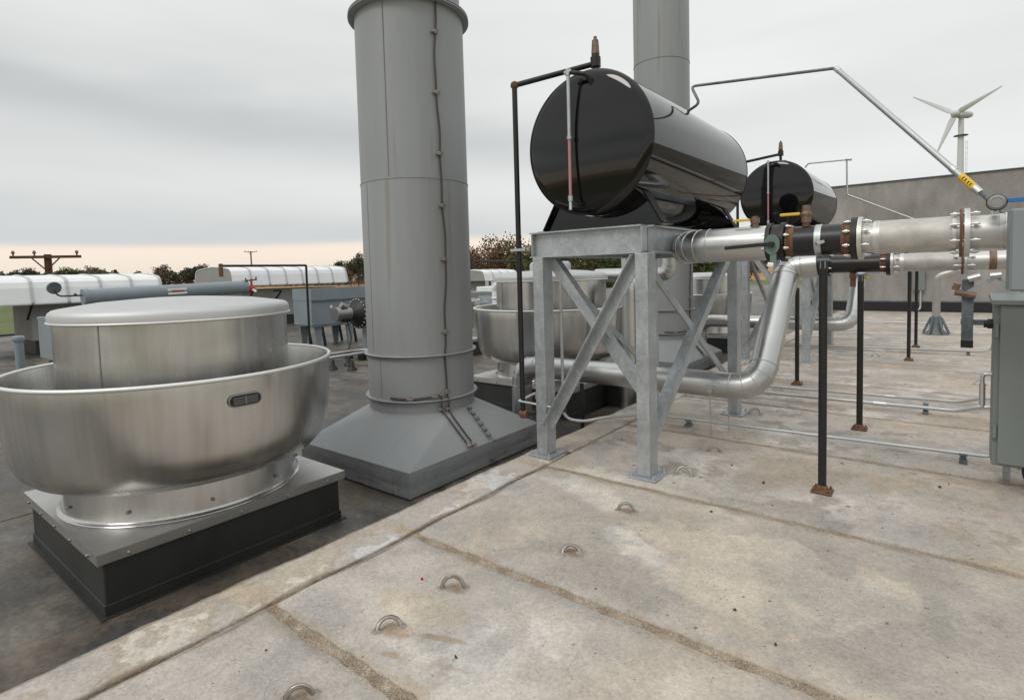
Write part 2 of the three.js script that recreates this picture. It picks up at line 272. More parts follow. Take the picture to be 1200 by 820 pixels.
const nearSpecial = (x, z, c, m, b, f) => {
  const j = (m - 0.5) * 0.55 + (b - 0.5) * 0.7;
  // dried pale wash on the third slab, with a damp grey border round it
  const w = blob(x, z, -0.78, -2.97, 0.8, 0.47, -0.12) + j * 1.5 + 0.12 * Math.sin(x * 9 + z * 4);
  if (z < -2.3 && z > -3.7) { tint(c, [170, 164, 155], 0.6 * sstep(1.7, 1.12, w) * sstep(0.9, 1.03, w)); tint(c, [200, 192, 180], 0.7 * sstep(1.08, 0.86, w)); }
  const w2 = blob(x, z, -1.9, -3.4, 0.34, 0.2, 0.2) + j * 1.8; tint(c, [214, 209, 202], 0.7 * sstep(1.05, 0.7, w2));
  const w3 = blob(x, z, -1.45, -2.9, 0.4, 0.14, 0.5) + j * 1.8; tint(c, [212, 209, 205], 0.6 * sstep(1.05, 0.65, w3));
  // tan dirt on the first slabs, grey cement smears
  tint(c, [186, 168, 144], 0.45 * sstep(1.1, 0.5, blob(x, z, -2.05, -1.75, 0.32, 0.18, -0.2) + j * 1.4));
  tint(c, [170, 167, 162], 0.5 * sstep(1.1, 0.6, blob(x, z, -1.75, -1.75, 0.4, 0.16, 0.5) + j * 1.4));
  tint(c, [146, 126, 100], 0.5 * sstep(1.1, 0.5, blob(x, z, -1.72, -1.66, 0.09, 0.014, -0.35) + j * 4));
  tint(c, [150, 128, 100], 0.5 * sstep(1.1, 0.5, blob(x, z, -1.84, -1.45, 0.045, 0.016, -0.3) + j * 4));
  tint(c, [160, 140, 114], 0.35 * sstep(1.1, 0.5, blob(x, z, -1.55, -1.55, 0.06, 0.01, -0.3) + j * 4));
  for (const [lx, lz] of LOOPS) { const d = blob(x, z, lx + 0.01, lz - 0.01, 0.1, 0.07) + j * 1.7; if (d < 1.3) tint(c, [136, 112, 88], 0.6 * sstep(1.1, 0.4, d)); }
  // worn edge strip: weathered pale paint remains and darker grime along the crack
  if (x < CRACK + 0.02) { tint(c, [216, 214, 211], 0.8 * sstep(0.52, 0.6, b + (m - 0.5) * 0.9)); tint(c, [164, 151, 134], 0.7 * sstep(0.5, 0.6, 1 - b + (m - 0.5) * 1.1)); }
  const dc = Math.abs(x - CRACK + 0.02 * Math.sin(z * 7) + (m - 0.5) * 0.05); if (dc < 0.045) tint(c, [120, 108, 92], 0.7 * sstep(0.045, 0.005, dc));
  for (const jz of JOINTS) { const dj = Math.abs(z - jz) - 0.035 + (m - 0.5) * 0.09 + (b - 0.5) * 0.08; if (dj < 0.05) tint(c, [176, 160, 140], 0.5 * sstep(0.04, -0.005, dj)); }
};
M.concNear = conc(2048, NEAR_S, NEAR_X, NEAR_Z, 31, nearSpecial);
M.concFar = conc(1024, 4.0, 0, 0, 57, (x, z, c, m, b, f) => { const d = Math.sin(x * 1.571 + 0.6) * Math.sin(z * 1.571 * 2 + 1.2) * 0.5 + (m - 0.5) * 1.6 + (b - 0.5) * 1.5; tint(c, [164, 149, 130], 0.5 * sstep(0.12, 0.42, d)); tint(c, [146, 139, 130], 0.5 * sstep(0.15, 0.45, -d)); });   // brown dirt and grey damp marks with their own outlines
M.sealant = std({ roughness: 0.95, map: colourTex(512, (i, j, c) => { const n = (at(F.fine, 512, i * 2, j * 2) - 0.5) * 110 + (at(F.b, 512, i, j) - 0.5) * 70; c[0] = 166 + n; c[1] = 150 + n; c[2] = 131 + n * 0.95; }), bumpMap: greyTex(512, (i, j) => at(F.fine, 512, i * 3, j * 3)), bumpScale: 0.012 });
M.sealant.userData.metre = 1.6;

const deck = new THREE.Group(); deck.name = 'concrete_deck'; deck.userData.kind = 'structure'; scene.add(deck);
// slab with worn, uneven edges; uv in metres of the deck
function slab(x0, x1, z0, z1, y, th, seed, edgeAmp, near, parent, name) {
  const r = rng(seed), nx = Math.max(8, Math.round((x1 - x0) / 0.05)), nz = Math.max(8, Math.round((z0 - z1) / 0.09));
  const N1 = (s, t) => Math.sin(t * 3.1 + s) * 0.45 + Math.sin(t * 9.7 + s * 2.3) * 0.3 + Math.sin(t * 27 + s * 5.1) * 0.25;
  const pos = [], uv = [], idx = [], W = nx + 3, rows = [];
  const xs = [-1]; for (let i = 0; i <= nx; i++) xs.push(i); xs.push(nx + 1); const zs = [-1]; for (let j = 0; j <= nz; j++) zs.push(j); zs.push(nz + 1);
  for (const j of zs) for (const i of xs) {
    const ii = clamp(i, 0, nx), jj = clamp(j, 0, nz); let x = lerp(x0, x1, ii / nx), z = lerp(z0, z1, jj / nz); const skirt = i !== ii || j !== jj;
    const ei = Math.min(ii, nx - ii), ej = Math.min(jj, nz - jj);
    if (ii === 0) x += edgeAmp[0] * N1(seed, z); if (ii === nx) x -= edgeAmp[1] * N1(seed + 3, z);
    if (jj === 0) z -= edgeAmp[2] * Math.abs(N1(seed + 5, x * 1.7)); if (jj === nz) z += edgeAmp[3] * Math.abs(N1(seed + 8, x * 1.7));
    let yy = y + 0.0015 * N1(seed, x * 1.3 + z * 2.1); if (ei === 0 || ej === 0) yy -= 0.004 + 0.003 * r();
    if (skirt) yy = y - th;
    pos.push(x, yy, z); if (near) uv.push((x - NEAR_X) / NEAR_S, (NEAR_Z - z) / NEAR_S); else uv.push(x / 4 + seed * 0.37, -z / 4 + seed * 0.21);
  }
  for (let j = 0; j < zs.length - 1; j++) for (let i = 0; i < xs.length - 1; i++) { const a = j * W + i, b = a + 1, c = a + W, d = c + 1; idx.push(a, b, c, b, d, c); }
  const g = new THREE.BufferGeometry(); g.setAttribute('position', new THREE.Float32BufferAttribute(pos, 3)); g.setAttribute('uv', new THREE.Float32BufferAttribute(uv, 2)); g.setIndex(idx); g.computeVertexNormals();
  return part(parent, name, g, near ? M.concNear : M.concFar);
}
for (let k = 0; k < JOINTS.length - 1; k++) {
  const z0 = JOINTS[k] - 0.024, z1 = JOINTS[k + 1] + 0.024, near = JOINTS[k + 1] > -4.2 && JOINTS[k] < 0.2;
  slab(CRACK + 0.006, near ? 1.4 : 7, z0, z1, 0, 0.03, k + 1, [0.006, 0, 0.02, 0.02], near, deck, 'slab');
  if (near) slab(1.42, 7, z0, z1, 0, 0.03, k + 41, [0.004, 0, 0.01, 0.01], false, deck, 'slab');
}
slab(EDGE, CRACK - 0.006, 0.19, -4.15, -0.002, 0.3, 71, [0.018, 0.008, 0, 0], true, deck, 'edge_strip');
slab(EDGE, CRACK - 0.006, 4, 0.19, -0.002, 0.3, 72, [0.018, 0.008, 0, 0], false, deck, 'edge_strip');
slab(EDGE, CRACK - 0.006, -4.15, -22.2, -0.002, 0.3, 73, [0.018, 0.008, 0, 0], false, deck, 'edge_strip');
part(deck, 'sealant_bed', [box(9.9, 8.48, 26.4, 2.04, -4.253, -9.1)], M.sealant);

// ------------------------------------------------------------------ lower membrane roof
const ROOF = -0.3;
M.membrane = (() => {
  const N = 1024, lo = noiseField(N, 3, 6, 0.6, 81), st = noiseField(N, 24, 5, 0.6, 82, 3), fi = noiseField(N, 200, 2, 0.7, 83), bl = noiseField(N, 9, 5, 0.55, 84);
  return std({ roughness: 0.62, roughnessMap: greyTex(512, (i, j) => 0.65 + 0.35 * at(F.b, 512, i, j)), map: colourTex(N, (i, j, c) => {
    const k = j * N + i, d = sstep(0.42, 0.66, lo[k] * 0.6 + st[k] * 0.4), b = sstep(0.54, 0.64, bl[k] + (fi[k] - 0.5) * 0.12), t = 1 + (fi[k] - 0.5) * 0.35 + (st[k] - 0.5) * 0.45;
    const q = [lerp(lerp(70, 104, d), 104, b * 0.45), lerp(lerp(68, 99, d), 91, b * 0.45), lerp(lerp(65, 92, d), 74, b * 0.45)];
    for (let z = 0; z < 3; z++) c[z] = q[z] * t;
  }), bumpMap: greyTex(N, (i, j) => 0.5 + (st[j * N + i] - 0.5) * 0.6), bumpScale: 0.006 });
})();
M.membrane.userData.metre = 0.22;
const X0 = -29, X1 = -2.93, Z0 = 14, Z1 = -62;
const roof = new THREE.Group(); roof.name = 'membrane_roof'; roof.userData.kind = 'structure'; scene.add(roof);
part(roof, 'roof_sheet', box(X1 - X0, 8.2, Z0 - Z1, (X0 + X1) / 2, ROOF - 4.1, (Z0 + Z1) / 2), M.membrane);
part(roof, 'parapet', [box(0.3, 0.06, Z0 - Z1, X0 + 0.15, ROOF + 0.031, (Z0 + Z1) / 2)], M.curb);
for (let k = 0; k < 9; k++) part(roof, 'membrane_lap', box(0.15, 0.003, 34, -6.1 - k * 2.75, ROOF + 0.0025, -12), M.membrane);

// black flashing strip along the foot of the deck
single('edge_flashing', 'black rubber flashing strip along the foot of the concrete deck edge', 'flashing', [box(0.1, 0.16, 24, EDGE - 0.035, ROOF + 0.085, -9.5)], M.black);

// ------------------------------------------------------------------ upblast exhaust fans
function makeFan(label, p, o = {}) {
  const t = thing('exhaust_fan', label, 'exhaust fan', p, { group: 'spun aluminium roof exhaust fans', ry: o.ry });   // base at roof level
  const s = o.s || 1, Y = y => y - ROOF;
  part(t, 'curb', [rbox(1.56, 0.355, 1.56, 0, 0.1775, 0, 0.012)], M.curb); part(t, 'base_flashing', [rbox(1.574, 0.07, 1.574, 0, 0.037, 0, 0.006), rbox(1.63, 0.006, 1.63, 0, 0.0045, 0, 0.002)], M.curb);
  const pl = part(t, 'base_plate', [box(1.63, 0.012, 1.63, 0, 0.379, 0), box(1.63, 0.05, 0.006, 0, 0.348, 0.812), box(1.63, 0.05, 0.006, 0, 0.348, -0.812), box(0.006, 0.05, 1.618, 0.812, 0.348, 0), box(0.006, 0.05, 1.618, -0.812, 0.348, 0)], M.fanPlate);
  for (let k = 0; k < 5; k++) for (const [x, z] of [[0.818, -0.66 + k * 0.33], [-0.66 + k * 0.33, 0.818]]) part(pl, 'screw', xf(flat(new THREE.SphereGeometry(0.011, 8, 6)), [x, 0.345, z]), M.screw);
  const col = part(t, 'collar', lathe([[0.79, 0.386], [0.785, 0.394], [0.77, 0.398], [0.762, 0.415], [0.742, 0.66]], 80), M.fan);
  for (let k = 0; k < 10; k++) { const a = k * 0.628 + 0.2; part(col, 'screw', xf(flat(new THREE.SphereGeometry(0.012, 8, 6)), [0.768 * Math.cos(a), 0.47, 0.768 * Math.sin(a)]), M.screw); }
  const bowl = part(t, 'bowl', lathe([[0.72, 0.58], [0.75, 0.58], [0.79, 0.592], [0.86, 0.612], [0.925, 0.645], [0.975, 0.695], [1.005, 0.76], [1.022, 0.84], [1.034, 0.94], [1.044, 1.06], [1.052, 1.18], [1.056, 1.29], [1.042, 1.29], [1.03, 1.1], [1.01, 0.9], [0.93, 0.75], [0.75, 0.7], [0.4, 0.68]], 112), M.fan);
  part(bowl, 'rim', torus(1.055, 0.014, [0, 1.296, 0], [Math.PI / 2, 0, 0], 112, 10), M.bead);
  const sh = part(t, 'shroud', lathe([[0.744, 0.7], [0.746, 1.2], [0.746, 1.66]], 112), M.fan);
  part(sh, 'seam', box(0.003, 0.94, 0.007, 0.747 * Math.cos(o.seam || 0.5), 1.18, 0.747 * Math.sin(o.seam || 0.5), [0, -(o.seam || 0.5), 0]), M.screw);
  const cap = part(t, 'cap', lathe([[0.745, 1.645], [0.765, 1.645], [0.77, 1.655], [0.768, 1.695], [0.76, 1.715], [0.742, 1.73], [0.71, 1.738], [0.5, 1.77], [0.2, 1.79], [0, 1.792]], 112), M.fanCap);
  part(cap, 'lip', torus(0.768, 0.008, [0, 1.65, 0], [Math.PI / 2, 0, 0], 112, 8), M.bead);
  if (o.hub) part(cap, 'hub', lathe([[0.28, 1.77], [0.28, 1.87], [0.25, 1.9], [0, 1.91]], 40), M.fanCap);
  if (o.grille !== undefined) {                                        // oval drain/vent grille let into the bowl wall
    const gr = new THREE.Group(); const a = o.grille; gr.position.set(1.05 * Math.cos(a), 1.15, 1.05 * Math.sin(a)); gr.rotation.y = -a; gr.name = 'vent_grille'; t.add(gr);
    const oval = (w, h) => { const pts = []; for (let k = 0; k < 32; k++) { const q = k / 32 * Math.PI * 2, c = Math.cos(q), sn = Math.sin(q); pts.push([(Math.abs(c) < 1e-6 ? 0 : Math.sign(c)) * (w - h) + c * h, sn * h]); } return pts; };
    const rot = g => xf(g, [0, 0, 0], [0, Math.PI / 2, 0]);
    part(gr, 'plate', rot(xf(extr(oval(0.1, 0.036), 0.012, 0.004), [0, 0, -0.004])), M.black);
    part(gr, 'slat', [-0.018, -0.006, 0.006, 0.018].map(y => box(0.006, 0.004, 0.15, 0.015, y, 0)).concat([box(0.006, 0.05, 0.006, 0.016, 0, 0)]), M.screw);
    part(gr, 'bezel', rot(xf(sweepLoop(oval(0.1, 0.036), 0.005), [0, 0, 0.008])), M.screw);
  }
  return t;
}
function sweepLoop(pts, r) { const q = pts.concat([pts[0]]).map(p => V(p[0], p[1], 0)); return sweep(q, r, 6, false); }
makeFan('large spun aluminium exhaust fan with an oval vent grille, close to the deck edge', [-4.54, ROOF, -1.75], { grille: 0.05, seam: 0.99 });
makeFan('spun aluminium exhaust fan standing between the two grey stacks, raised hub on its cap', [-4.62, ROOF, -6.85], { hub: 1, seam: 2 }).scale.setScalar(1.08);
makeFan('spun aluminium exhaust fan far out on the dark roof, half hidden by the first stack', [-9.5, ROOF, -9.2], { seam: 3 });
makeFan('spun aluminium exhaust fan beyond the second grey stack, seen through the steel frames', [-4.6, ROOF, -13.4], { seam: 2.5 });

// ------------------------------------------------------------------ grey exhaust stacks
function makeStack(label, p, o = {}) {
  const t = thing('exhaust_stack', label, 'exhaust stack', p, { group: 'grey painted exhaust stacks' });               // base at roof level, axis at x = z = 0
  const bx0 = -0.82, bx1 = 0.81, bz1 = 0.93, bz0 = -0.95, yt = 0.24, yn = 0.57, R = 0.545;
  const wallH = 0.225, wy = yt - wallH / 2;
  part(t, 'base_box', [box(bx1 - bx0, wallH, bz1 - bz0, (bx0 + bx1) / 2, wy, (bz0 + bz1) / 2)], M.stack);
  part(t, 'curb', [box(1.46, 0.04, 1.7, 0, 0.021, -0.01)], M.black);
  { // square-to-round transition: four flat triangles, four conical corners
    const cor = [[bx1, bz1], [bx0, bz1], [bx0, bz0], [bx1, bz0]], pos = [], n = 14, q = a => [R * 1.002 * Math.cos(a), yn, R * 1.002 * Math.sin(a)];
    cor.forEach(([x, z], k) => { const a0 = k * Math.PI / 2, nx = cor[(k + 1) % 4]; for (let i = 0; i < n; i++) pos.push(x, yt, z, ...q(a0 + i / n * Math.PI / 2), ...q(a0 + (i + 1) / n * Math.PI / 2)); pos.push(x, yt, z, ...q(a0 + Math.PI / 2), nx[0], yt, nx[1]); });
    const g = new THREE.BufferGeometry(); g.setAttribute('position', new THREE.Float32BufferAttribute(pos, 3)); g.setAttribute('uv', new THREE.Float32BufferAttribute(new Float32Array(pos.length / 3 * 2).map((_, i) => 0.1 * pos[(i >> 1) * 3 + (i & 1) * 2]), 2)); g.computeVertexNormals();
    for (let i = 0; i < pos.length; i += 9) { /* winding outward */ }
    part(t, 'transition', toCreasedNormals(g, 0.35), M.stack);
  }
  part(t, 'shaft', lathe([[R, 0.56], [R, 2.81], [R + 0.003, 2.815], [R + 0.003, 2.825], [R - 0.002, 2.83], [R - 0.004, 4.47]], 96), M.stack);
  part(t, 'seam', torus(R + 0.002, 0.004, [0, 2.82, 0], undefined, 96), M.stack); for (const [a, y0, y1] of [[1.55, 0.72, 1.1], [1.75, 1.15, 2.8], [1.2, 2.84, 4.44]]) part(t, 'lap_seam', box(0.003, y1 - y0, 0.006, (R + 0.0003) * Math.cos(a), (y0 + y1) / 2, (R + 0.0005) * Math.sin(a), [0, -a, 0]), M.stack);
  part(t, 'ring', lathe([[R, 0.68], [R + 0.035, 0.682], [R + 0.035, 0.698], [R, 0.7]], 96), M.stack);
  part(t, 'ring', lathe([[R, 1.115], [R + 0.035, 1.117], [R + 0.035, 1.133], [R, 1.135]], 96), M.stack);
  part(t, 'top_flange', lathe([[R - 0.01, 4.46], [R + 0.058, 4.46], [R + 0.058, 4.478], [R - 0.01, 4.478]], 96), M.stack); part(t, 'top_flange', lathe([[R - 0.04, 4.481], [R + 0.056, 4.481], [R + 0.056, 4.5], [R - 0.04, 4.5]], 96), M.stack);
  part(t, 'upper_shaft', lathe([[R - 0.03, 4.49], [R - 0.03, o.top || 7.4], [R - 0.06, o.top || 7.4], [R - 0.06, 4.49]], 96), M.stack); part(t, 'seam', torus(R - 0.028, 0.005, [0, 5.75, 0], undefined, 96), M.stack);
  // cable run clipped up the shaft
  const ph = o.cable || 0.34, at3 = (a, y, rr = R + 0.012) => V(rr * Math.cos(a), y, rr * Math.sin(a)), pts = [], r = rng(o.seed || 3);
  for (let k = 0; k <= 40; k++) { const y = 0.73 + k / 40 * 3.95; pts.push(at3(ph + 0.03 * Math.sin(y * 2.1) + 0.016 * Math.sin(y * 5.3) + 0.008 * Math.sin(y * 13) - (y < 1.2 ? 0.0 : 0.02), y)); }
  const ca = part(t, 'cable', sweep(pts, 0.0085, 8), M.cable);
  for (const y of [0.77, 1.35, 2.05, 2.56, 3.05, 3.62, 4.18]) { const q = at3(ph + 0.02 * Math.sin(y * 2.1), y); part(ca, 'clamp', [rbox(0.022, 0.024, 0.07, q.x, q.y, q.z, 0.005, [0, -ph, 0]), rbox(0.03, 0.04, 0.028, q.x, q.y, q.z, 0.006, [0, -ph, 0]), cyl([q.x + 0.01, q.y + 0.01, q.z - 0.025], [q.x + 0.035, q.y + 0.01, q.z - 0.025], 0.006, 0.006, 8), cyl([q.x + 0.01, q.y - 0.01, q.z + 0.02], [q.x + 0.035, q.y - 0.01, q.z + 0.02], 0.006, 0.006, 8)], M.clampMetal); }
  const low = [at3(ph + 0.1, 0.71), at3(ph + 0.45, 0.7), at3(ph + 0.75, 0.655)]; const arc = []; for (let k = 0; k <= 14; k++) arc.push(at3(ph + 0.02 + k / 14 * 1.0, 0.75 - 0.02 * Math.sin(k / 14 * 3) - (k / 14) * 0.02));
  const c2 = part(t, 'cable', sweep(arc, 0.011, 8), M.cable);
  for (const k of [1, 3, 9]) part(c2, 'clamp', [rbox(0.026, 0.05, 0.03, arc[k].x, arc[k].y, arc[k].z, 0.005, [0, -ph - k * 0.07, 0]), rbox(0.03, 0.02, 0.07, arc[k].x, arc[k].y, arc[k].z, 0.005, [0, -ph - k * 0.07, 0])], M.clampMetal);
  const onSlope = (x, z, h = 0.016) => { const m = clamp((x - R) / (bx1 - R)); return V(x, lerp(yn, yt, m) + h + 0.006, z); };
  for (const [dz, e] of [[0.0, 0.02], [0.13, 0.12]]) {                  // two leads down the sloping hood
    const a = ph + dz; const q = [at3(a, 0.74), at3(a, 0.65, R + 0.045), at3(a, 0.6), onSlope(0.61, R * Math.sin(a)), onSlope(0.72, R * Math.sin(a) - 0.03), onSlope(0.8, R * Math.sin(a) - 0.06)];
    const l = part(t, 'lead', sweep(roundPath(q, 0.04, 4).pts, 0.008, 8), M.cable);
    for (const k of [2, 5]) part(l, 'clamp', [rbox(0.03, 0.018, 0.07, q[k].x, q[k].y + 0.004, q[k].z, 0.005, [0, 0.4, -0.6]), rbox(0.05, 0.018, 0.03, q[k].x, q[k].y + 0.01, q[k].z, 0.005, [0, 0.2, -0.6])], M.clampMetal);
  }
  { // stitched access seam with toggle clips down the slope and over the box edge
    const a = ph - 0.42, z = R * Math.sin(a) - 0.05, q = [onSlope(0.56, z + 0.02, 0.012), onSlope(0.68, z - 0.02, 0.012), onSlope(0.805, z - 0.03, 0.012), V(0.822, 0.1, z - 0.03)];
    const sm = part(t, 'access_strip', [bar(q[0], q[2], 0.035, 0.01), box(0.012, 0.18, 0.035, 0.816, 0.14, z - 0.03)], M.stack);
    for (let k = 0; k < 6; k++) { const w = q[0].clone().lerp(q[2], (k + 0.5) / 6); part(sm, 'clip', rbox(0.03, 0.02, 0.045, w.x, w.y + 0.01, w.z, 0.004, [0, 0, -0.6]), M.galvDark); }
    part(sm, 'clip', rbox(0.02, 0.03, 0.045, 0.826, 0.06, z - 0.03, 0.004), M.galvDark);
  }
  return t;
}
makeStack('tall grey stack on a sloping hood beside the deck edge, cable clipped up its side', [-4.36, ROOF, -4.0], { cable: 0.3 });
makeStack('grey stack rising behind the first black tank, partly hidden by it', [-4.36, ROOF, -10.4], { cable: 0.15, seed: 8 });

// ------------------------------------------------------------------ steel tank frames
function iBeam(a, b, h, w, tw, tf, up = [0, 1, 0]) {
  a = v3(a); b = v3(b); const dy = (h - tf) / 2;
  return [bar(a, b, tw, h - 2 * tf, up), bar(a.clone().add(V(0, dy, 0)), b.clone().add(V(0, dy, 0)), w, tf, up), bar(a.clone().add(V(0, -dy, 0)), b.clone().add(V(0, -dy, 0)), w, tf, up)];
}
function makeFrame(label, p, H = 1.94) {
  const t = thing('tank_stand', label, 'tank stand', p, { group: 'galvanised tank frames' });
  const xs = [-0.475, 0.475], zs = [0, -2.25], L = 0.105, hb = 0.215, leg = H - hb;
  for (const x of xs) for (const z of zs) {
    const l = part(t, 'leg', [rbox(L, leg - 0.016, 0.15, x, leg / 2 + 0.008, z, 0.006)], M.galv);
    part(l, 'base_plate', [rbox(0.23, 0.016, 0.25, x, 0.008, z, 0.003)], M.galv);
    for (const q of [[-1, -1], [1, -1], [-1, 1], [1, 1]]) part(l, 'bolt', cyl([x + q[0] * 0.088, 0.014, z + q[1] * 0.1], [x + q[0] * 0.088, 0.045, z + q[1] * 0.1], 0.009, 0.009, 8), M.zinc);
  }
  const yb = H - hb / 2;
  for (const z of [0.01, -2.26]) part(t, 'cross_beam', iBeam([-0.56, yb, z], [0.47, yb, z], hb, 0.11, 0.012, 0.012), M.galv);
  for (const x of [0.475, -0.475]) part(t, 'side_beam', iBeam([x, yb, -0.046], [x, yb, -2.2], hb - 0.004, 0.1, 0.012, 0.012), M.galv);
  part(t, 'stiffener', [rbox(0.012, hb - 0.03, 0.1, 0.474, yb, 0.012, 0.002), rbox(0.012, hb - 0.03, 0.1, -0.54, yb, 0.012, 0.002)], M.galv);
  part(t, 'brace', angleBar([-0.42, leg - 0.03, -0.06], [0.42, 0.62, -0.06], 0.085, 0.01, [0, 0, 1]), M.galv);
  part(t, 'brace', angleBar([0.44, leg - 0.03, 0.03], [-0.42, 0.26, 0.03], 0.085, 0.01, [0, 0, -1]), M.galv);
  part(t, 'brace', angleBar([0.5, 0.28, -0.08], [0.5, leg - 0.03, -2.0], 0.09, 0.01, [1, 0, 0]), M.galv);
  part(t, 'brace', angleBar([0.43, leg - 0.06, -0.1], [0.43, 0.4, -2.18], 0.07, 0.01, [1, 0, 0]), M.galv);
  part(t, 'brace', angleBar([-0.45, leg - 0.06, -0.1], [-0.45, 0.4, -2.18], 0.07, 0.01, [1, 0, 0]), M.galv);
  return t;
}
makeFrame('galvanised steel frame carrying the first black tank above an insulated pipe', [-2.29, 0, -3.98]);
makeFrame('galvanised steel frame carrying the second black tank', [-2.29, 0, -10.15], 2.1);

// ------------------------------------------------------------------ black tanks
function makeTank(label, p) {                                           // origin at frame top, on the axis, front head at z = 0
  const t = thing('black_tank', label, 'tank', p, { group: 'glossy black tanks' });
  const r = 0.562, cy = 0.672, L = 2.42;
  part(t, 'shell', lathe([[r, 0], [r, L]], 128, [0, cy, -L], [Math.PI / 2, 0, 0]), M.tank);
  const head = [[r, 0], [r - 0.004, 0.01], [r - 0.03, 0.03]]; for (let k = 1; k <= 14; k++) { const q = (r - 0.03) * (1 - k / 14); head.push([q, 0.03 + 0.05 * (1 - (q / (r - 0.03)) ** 2)]); }
  part(t, 'head', lathe(head, 128, [0, cy, 0], [Math.PI / 2, 0, 0]), M.tank);
  part(t, 'head', lathe(head, 128, [0, cy, -L], [-Math.PI / 2, 0, 0]), M.tank);
  part(t, 'weld_bead', [torus(r, 0.004, [0, cy, -0.004], [0, 0, 0], 128), torus(r, 0.004, [0, cy, -L + 0.004], [0, 0, 0], 128)], M.tank);
  const arc = []; const hw = 0.5; for (let k = 0; k <= 24; k++) { const a = -Math.PI / 2 - 0.72 + 1.44 * k / 24; arc.push([Math.cos(a) * (r + 0.003), cy + Math.sin(a) * (r + 0.003)]); }
  for (const z of [-0.2, -2.15]) {
    const s = part(t, 'saddle', [xf(extr([[-hw - 0.06, 0.012], ...arc, [hw + 0.06, 0.012]], 0.014, 0.001), [0, 0, z - 0.007]), box(1.18, 0.012, 0.16, 0, 0.007, z)], M.tank);
for (const k of [-1, 1]) part(s, 'gusset', bar([k * 0.545, 0.02, z - 0.01], [k * 0.4, 0.27, z - 0.01], 0.13, 0.012, [k, 0.4, 0]), M.matteBlack);
  }
  part(t, 'nozzle', [cyl([0.05, cy + r - 0.02, -0.34], [0.05, cy + r + 0.035, -0.34], 0.03), cyl([0.05, cy + r + 0.02, -0.34], [0.05, cy + r + 0.045, -0.34], 0.045)], M.black);
  part(t, 'lifting_lug', [cyl([0.05, cy + r - 0.03, -1.35], [0.05, cy + r + 0.02, -1.35], 0.05)], M.tank);
  part(t, 'drain', [cyl([0.27, 0.02, -0.32], [0.27, 0.3, -0.32], 0.03)], M.stainless);
  // level gauge in front of the head
  const g = new THREE.Group(); g.name = 'level_gauge'; t.add(g); const gx = -0.085, gz = 0.13;
  part(g, 'pipe', cyl([gx, cy + 0.03, gz], [gx, cy + 0.53, gz], 0.014), M.conduit);
  part(g, 'sight_tube', cyl([gx, cy - 0.43, gz], [gx, cy + 0.03, gz], 0.012), M.pink);
  part(g, 'fitting', cyl([gx, cy + 0.02, gz], [gx, cy + 0.045, gz], 0.02, 0.02, 8), M.conduit); part(g, 'fitting', cyl([gx, cy - 0.46, gz], [gx, cy - 0.42, gz], 0.02, 0.02, 8), M.conduit); part(g, 'fitting', [cyl([gx - 0.03, cy + 0.535, gz], [gx + 0.03, cy + 0.535, gz], 0.014), cyl([gx, cy + 0.51, gz], [gx, cy + 0.56, gz], 0.02)], M.conduit);
  part(g, 'drain_cock', cyl([gx + 0.005, cy - 0.53, gz + 0.01], [gx, cy - 0.46, gz], 0.013), M.conduit);
  part(g, 'arm', tube([[gx + 0.02, cy + 0.53, gz], [gx + 0.14, cy + 0.5, gz - 0.04], [gx + 0.17, cy + 0.38, gz - 0.14]], 0.017, 0.03), M.black);
  part(g, 'arm', tube([[gx, cy - 0.47, gz], [gx + 0.04, cy - 0.49, gz - 0.04], [gx + 0.04, cy - 0.49, -0.02]], 0.014, 0.03), M.black);
  return t;
}
makeTank('glossy black tank with grey and pink level gauge, behind the tall black vent pole', [-2.27, 1.942, -3.93]);
makeTank('glossy black tank standing farther back, before the grey concrete wall', [-2.27, 2.102, -10.1]);

// vent line from the relief valve on each tank to a black drop pipe
function makeVent(label, p, drop, clampHere) {
  const t = thing('vent_pipe', label, 'pipe', p, { group: 'black tank vent lines' });       // origin: deck level under the relief valve
  const top = 3.22, xv = -0.62, zv = 0.32, rv = 3.34;
  part(t, 'riser', cyl([0, 3.05, 0], [0, rv, 0], 0.022), M.blackPipe);
  part(t, 'branch', cyl([0, rv, 0.0], [xv, top, zv], 0.023), M.blackPipe);
  part(t, 'drop_pipe', cyl([xv, top, zv], [xv, drop, zv], 0.023), M.blackPipe);
  part(t, 'elbow', [xf(flat(new THREE.SphereGeometry(0.036, 14, 10)), [xv, top, zv])], M.rust);
  part(t, 'elbow', [xf(flat(new THREE.SphereGeometry(0.04, 14, 10)), [xv, drop, zv]), cyl([xv, drop, zv], [xv + 0.05, drop, zv], 0.034)], M.rust);
  part(t, 'drain_stub', cyl([xv, drop, zv], [xv + 0.3, drop + 0.02, zv - 0.25], 0.018), M.blackPipe);
  const rvp = part(t, 'relief_valve', [cyl([0, rv - 0.03, 0], [0, rv + 0.05, 0], 0.045, 0.045, 8), cyl([0, rv + 0.05, 0], [0, rv + 0.11, 0], 0.035, 0.03, 12)], M.blackPipe);
  part(rvp, 'bonnet', [cyl([0, rv + 0.075, 0], [0, rv + 0.19, 0], 0.036, 0.028, 8), cyl([0, rv + 0.19, 0], [0, rv + 0.22, 0], 0.015, 0.015, 8)], M.bronze);
  if (clampHere) {
    part(t, 'strut_clamp', [box(0.16, 0.022, 0.03, xv + 0.02, 1.8, zv + 0.03), box(0.16, 0.022, 0.03, xv + 0.02, 1.8, zv - 0.035)], M.conduit);
    part(t, 'strut_clamp', [tube([[xv - 0.02, drop + 0.12, zv + 0.03], [xv + 0.32, drop + 0.1, zv - 0.0]], 0.01), tube([[xv - 0.02, drop + 0.12, zv + 0.03], [xv + 0.08, drop + 0.18, zv - 0.1], [xv + 0.08, drop + 0.13, zv - 0.1]], 0.012)], M.conduit);
  }
}
